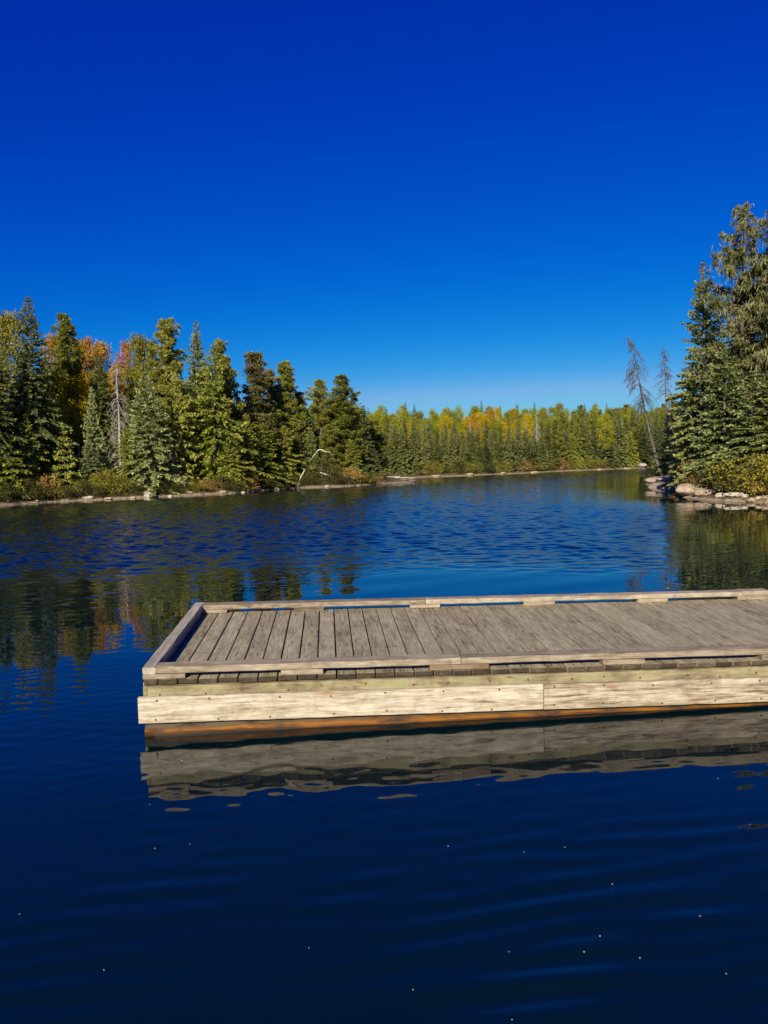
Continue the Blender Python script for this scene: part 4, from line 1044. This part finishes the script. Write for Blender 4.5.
def at_r(px, py, R):
    d = ray(px, py); k = R / math.hypot(d[0], d[1]); return np.array([0, 0, CAM_H]) + d * k
Rl = shore_dist(322, 470, L)[0] + 2.2
log('fallen_birch_log', [at_r(311, 460, Rl + .3), at_r(313.5, 456, Rl), at_r(317, 451.5, Rl - .2), at_r(320.5, 449.5, Rl - .3), at_r(325, 451.5, Rl - .3), at_r(330, 452.5, Rl - .2), at_r(333, 456, Rl)],
    [.03, .035, .04, .045, .04, .03, .02], 'birch_bark', 'white fallen birch arching over the olive shrub on the left headland')
Rl = shore_dist(300, 480, L)[0] + 0.3
log('leaning_log', [at_r(296.5, 488.5, Rl), at_r(299, 482, Rl + .2), at_r(301, 477, Rl + .4), at_r(304.5, 470.5, Rl + .6)], [.07, .06, .055, .04], 'birch_bark', 'pale dead trunk leaning up from the water in front of the dark outcrop')
Rl = shore_dist(327, 480, L)[0] + 1.2
log('fallen_log', [at_r(320, 472.5, Rl), at_r(326, 474.5, Rl), at_r(333, 477, Rl)], [.06, .07, .05], 'birch_bark', 'pale fallen log lying on the slope below the arching white birch')
r = random.Random(21)
for i in range(30):
    px = r.uniform(381, 412); py = 482.6 - (px - 381) * 0.03 - r.random() * 0.7
    p = on_water(px, py + 0.3); a = r.gauss(0, 0.35) + (0 if r.random() < .8 else 0.9); ln = r.uniform(0.9, 2.6)
    zc = 0.05 + r.random() ** 1.5 * 0.55 * max(0.25, 1 - abs(px - 395) / 20)
    h = np.array([math.cos(a), math.sin(a) * 0.6, r.gauss(0, 0.12)]) * ln / 2
    c = np.array([p[0], p[1] + r.uniform(-.3, .5), zc])
    log('driftwood_stick', [c - h, c + [0, 0, .03], c + h], [0.05, 0.055, 0.03], 'dead_bark' if i % 3 else 'dead_brown',
        'bleached stick in the driftwood pile at the tip of the left headland', 'sticks of the driftwood pile', 'driftwood', 5)

# ------------------------------------------------------------------ specks floating on the water
t = NT('pale_fluff'); t.principled((0.28, 0.27, 0.24), 0.9); M['fluff'] = t.m
r = random.Random(4)
SP = [(190, 846), (182, 762), (275, 764), (339, 806), (448, 848), (524, 854), (612, 886), (586, 904), (600, 938), (584, 954), (509, 954), (706, 914), (700, 918), (572, 916), (726, 976), (516, 800), (565, 849),
      (676, 898), (413, 992), (427, 1006), (512, 1022), (340, 919), (309, 950), (268, 994), (20, 916), (11, 995), (104, 972), (174, 940), (155, 850), (663, 882), (750, 826), (734, 888), (718, 780), (232, 824), (640, 960), (470, 780)]
for i, (px, py) in enumerate(SP[::2] + SP[1:12:4]):
    p = on_water(px, py); s = r.uniform(0.002, 0.0055); bm = bmesh.new()
    pts = [bm.verts.new((s * q * math.cos(a), s * q * 0.7 * math.sin(a), 0.0015 * (k % 2))) for k, (a, q) in enumerate([(2 * PI * j / 7, r.uniform(.6, 1.2)) for j in range(7)])]
    top = bm.verts.new((0, 0, 0.004))
    for a, b in zip(pts, pts[1:] + pts[:1]): bm.faces.new((a, b, top))
    me = bpy.data.meshes.new('floating_fluff'); bm.to_mesh(me); bm.free(); me.materials.append(M['fluff'])
    o = link('floating_fluff', me); o.location = (p[0], p[1], 0.008); o.rotation_euler = (0, 0, r.uniform(0, 6))
    tag(o, 'tiny pale speck of fluff floating on the dark foreground water', 'fluff', 'specks of fluff on the water')

# ------------------------------------------------------------------ sky, sun, camera
SUN_EL = math.radians(25)
sx, sy = -math.sin(math.radians(14)), -math.cos(math.radians(14))                       # horizontal direction towards the sun: behind and left of the viewer
w = bpy.data.worlds.new('World'); sc.world = w; w.use_nodes = True
nt = w.node_tree; nt.nodes.clear()
sky = nt.nodes.new('ShaderNodeTexSky'); sky.sky_type = 'NISHITA'; sky.sun_disc = False
sky.sun_elevation = SUN_EL; sky.sun_rotation = math.atan2(sx, sy) % (2 * PI)
sky.altitude = 300; sky.air_density = 1.0; sky.dust_density = 0.2; sky.ozone_density = 3.0
# colour response of the camera: the clear sky comes out a deep, polarised blue
sp = nt.nodes.new('ShaderNodeSeparateColor'); cb = nt.nodes.new('ShaderNodeCombineColor'); nt.links.new(sky.outputs[0], sp.inputs[0])
def chan(i, pre, power, gain, cap):
    a = nt.nodes.new('ShaderNodeMath'); a.operation = 'MULTIPLY'; a.inputs[1].default_value = pre; nt.links.new(sp.outputs[i], a.inputs[0])
    b = nt.nodes.new('ShaderNodeMath'); b.operation = 'POWER'; b.inputs[1].default_value = power; nt.links.new(a.outputs[0], b.inputs[0])
    c = nt.nodes.new('ShaderNodeMath'); c.operation = 'MULTIPLY'; c.inputs[1].default_value = gain; nt.links.new(b.outputs[0], c.inputs[0])
    d = nt.nodes.new('ShaderNodeMath'); d.operation = 'MINIMUM'; d.inputs[1].default_value = cap; nt.links.new(c.outputs[0], d.inputs[0])
    nt.links.new(d.outputs[0], cb.inputs[i])
K = 1.0 / (0.07 * 2 ** 0.7)
chan(0, 1 / 5.4, 6.5, 0.155 * K, 0.18 * K); chan(1, 1.0, 1.855, 0.0092 * K, 0.6 * K); chan(2, 1.0, 0.72, 0.160 * K, 0.95 * K)
bg = nt.nodes.new('ShaderNodeBackground'); bg.inputs['Strength'].default_value = 0.07
wo = nt.nodes.new('ShaderNodeOutputWorld')
nt.links.new(cb.outputs[0], bg.inputs['Color']); nt.links.new(bg.outputs[0], wo.inputs['Surface'])

sun = bpy.data.lights.new('sun', 'SUN'); sun.energy = 5.0; sun.angle = math.radians(0.5); sun.color = (1.0, 0.90, 0.72)
so = bpy.data.objects.new('sun', sun); COL.objects.link(so)
to_sun = Vector((sx * math.cos(SUN_EL), sy * math.cos(SUN_EL), math.sin(SUN_EL)))
so.rotation_euler = to_sun.to_track_quat('Z', 'Y').to_euler(); so.location = (0, 0, 30)

cam = bpy.data.cameras.new('camera'); cam.sensor_fit = 'VERTICAL'; cam.sensor_height = 36.0; cam.lens = F_PX / 1024 * 36.0
cam.clip_start = 0.05; cam.clip_end = 6000
co = bpy.data.objects.new('camera', cam); COL.objects.link(co)
R3 = Matrix((tuple(CR[0]), tuple(-CR[1]), tuple(-CR[2]))).transposed()
co.matrix_world = Matrix.Translation((0, 0, CAM_H)) @ R3.to_4x4()
sc.camera = co

vs_ = sc.view_settings
vs_.view_transform = 'Standard'; vs_.look = 'None'; vs_.exposure = 0.7; vs_.gamma = 1.0; vs_.use_curve_mapping = False
sc.cycles.max_bounces = 6; sc.cycles.diffuse_bounces = 2; sc.cycles.glossy_bounces = 3; sc.cycles.transmission_bounces = 3
sc.cycles.use_denoising = True
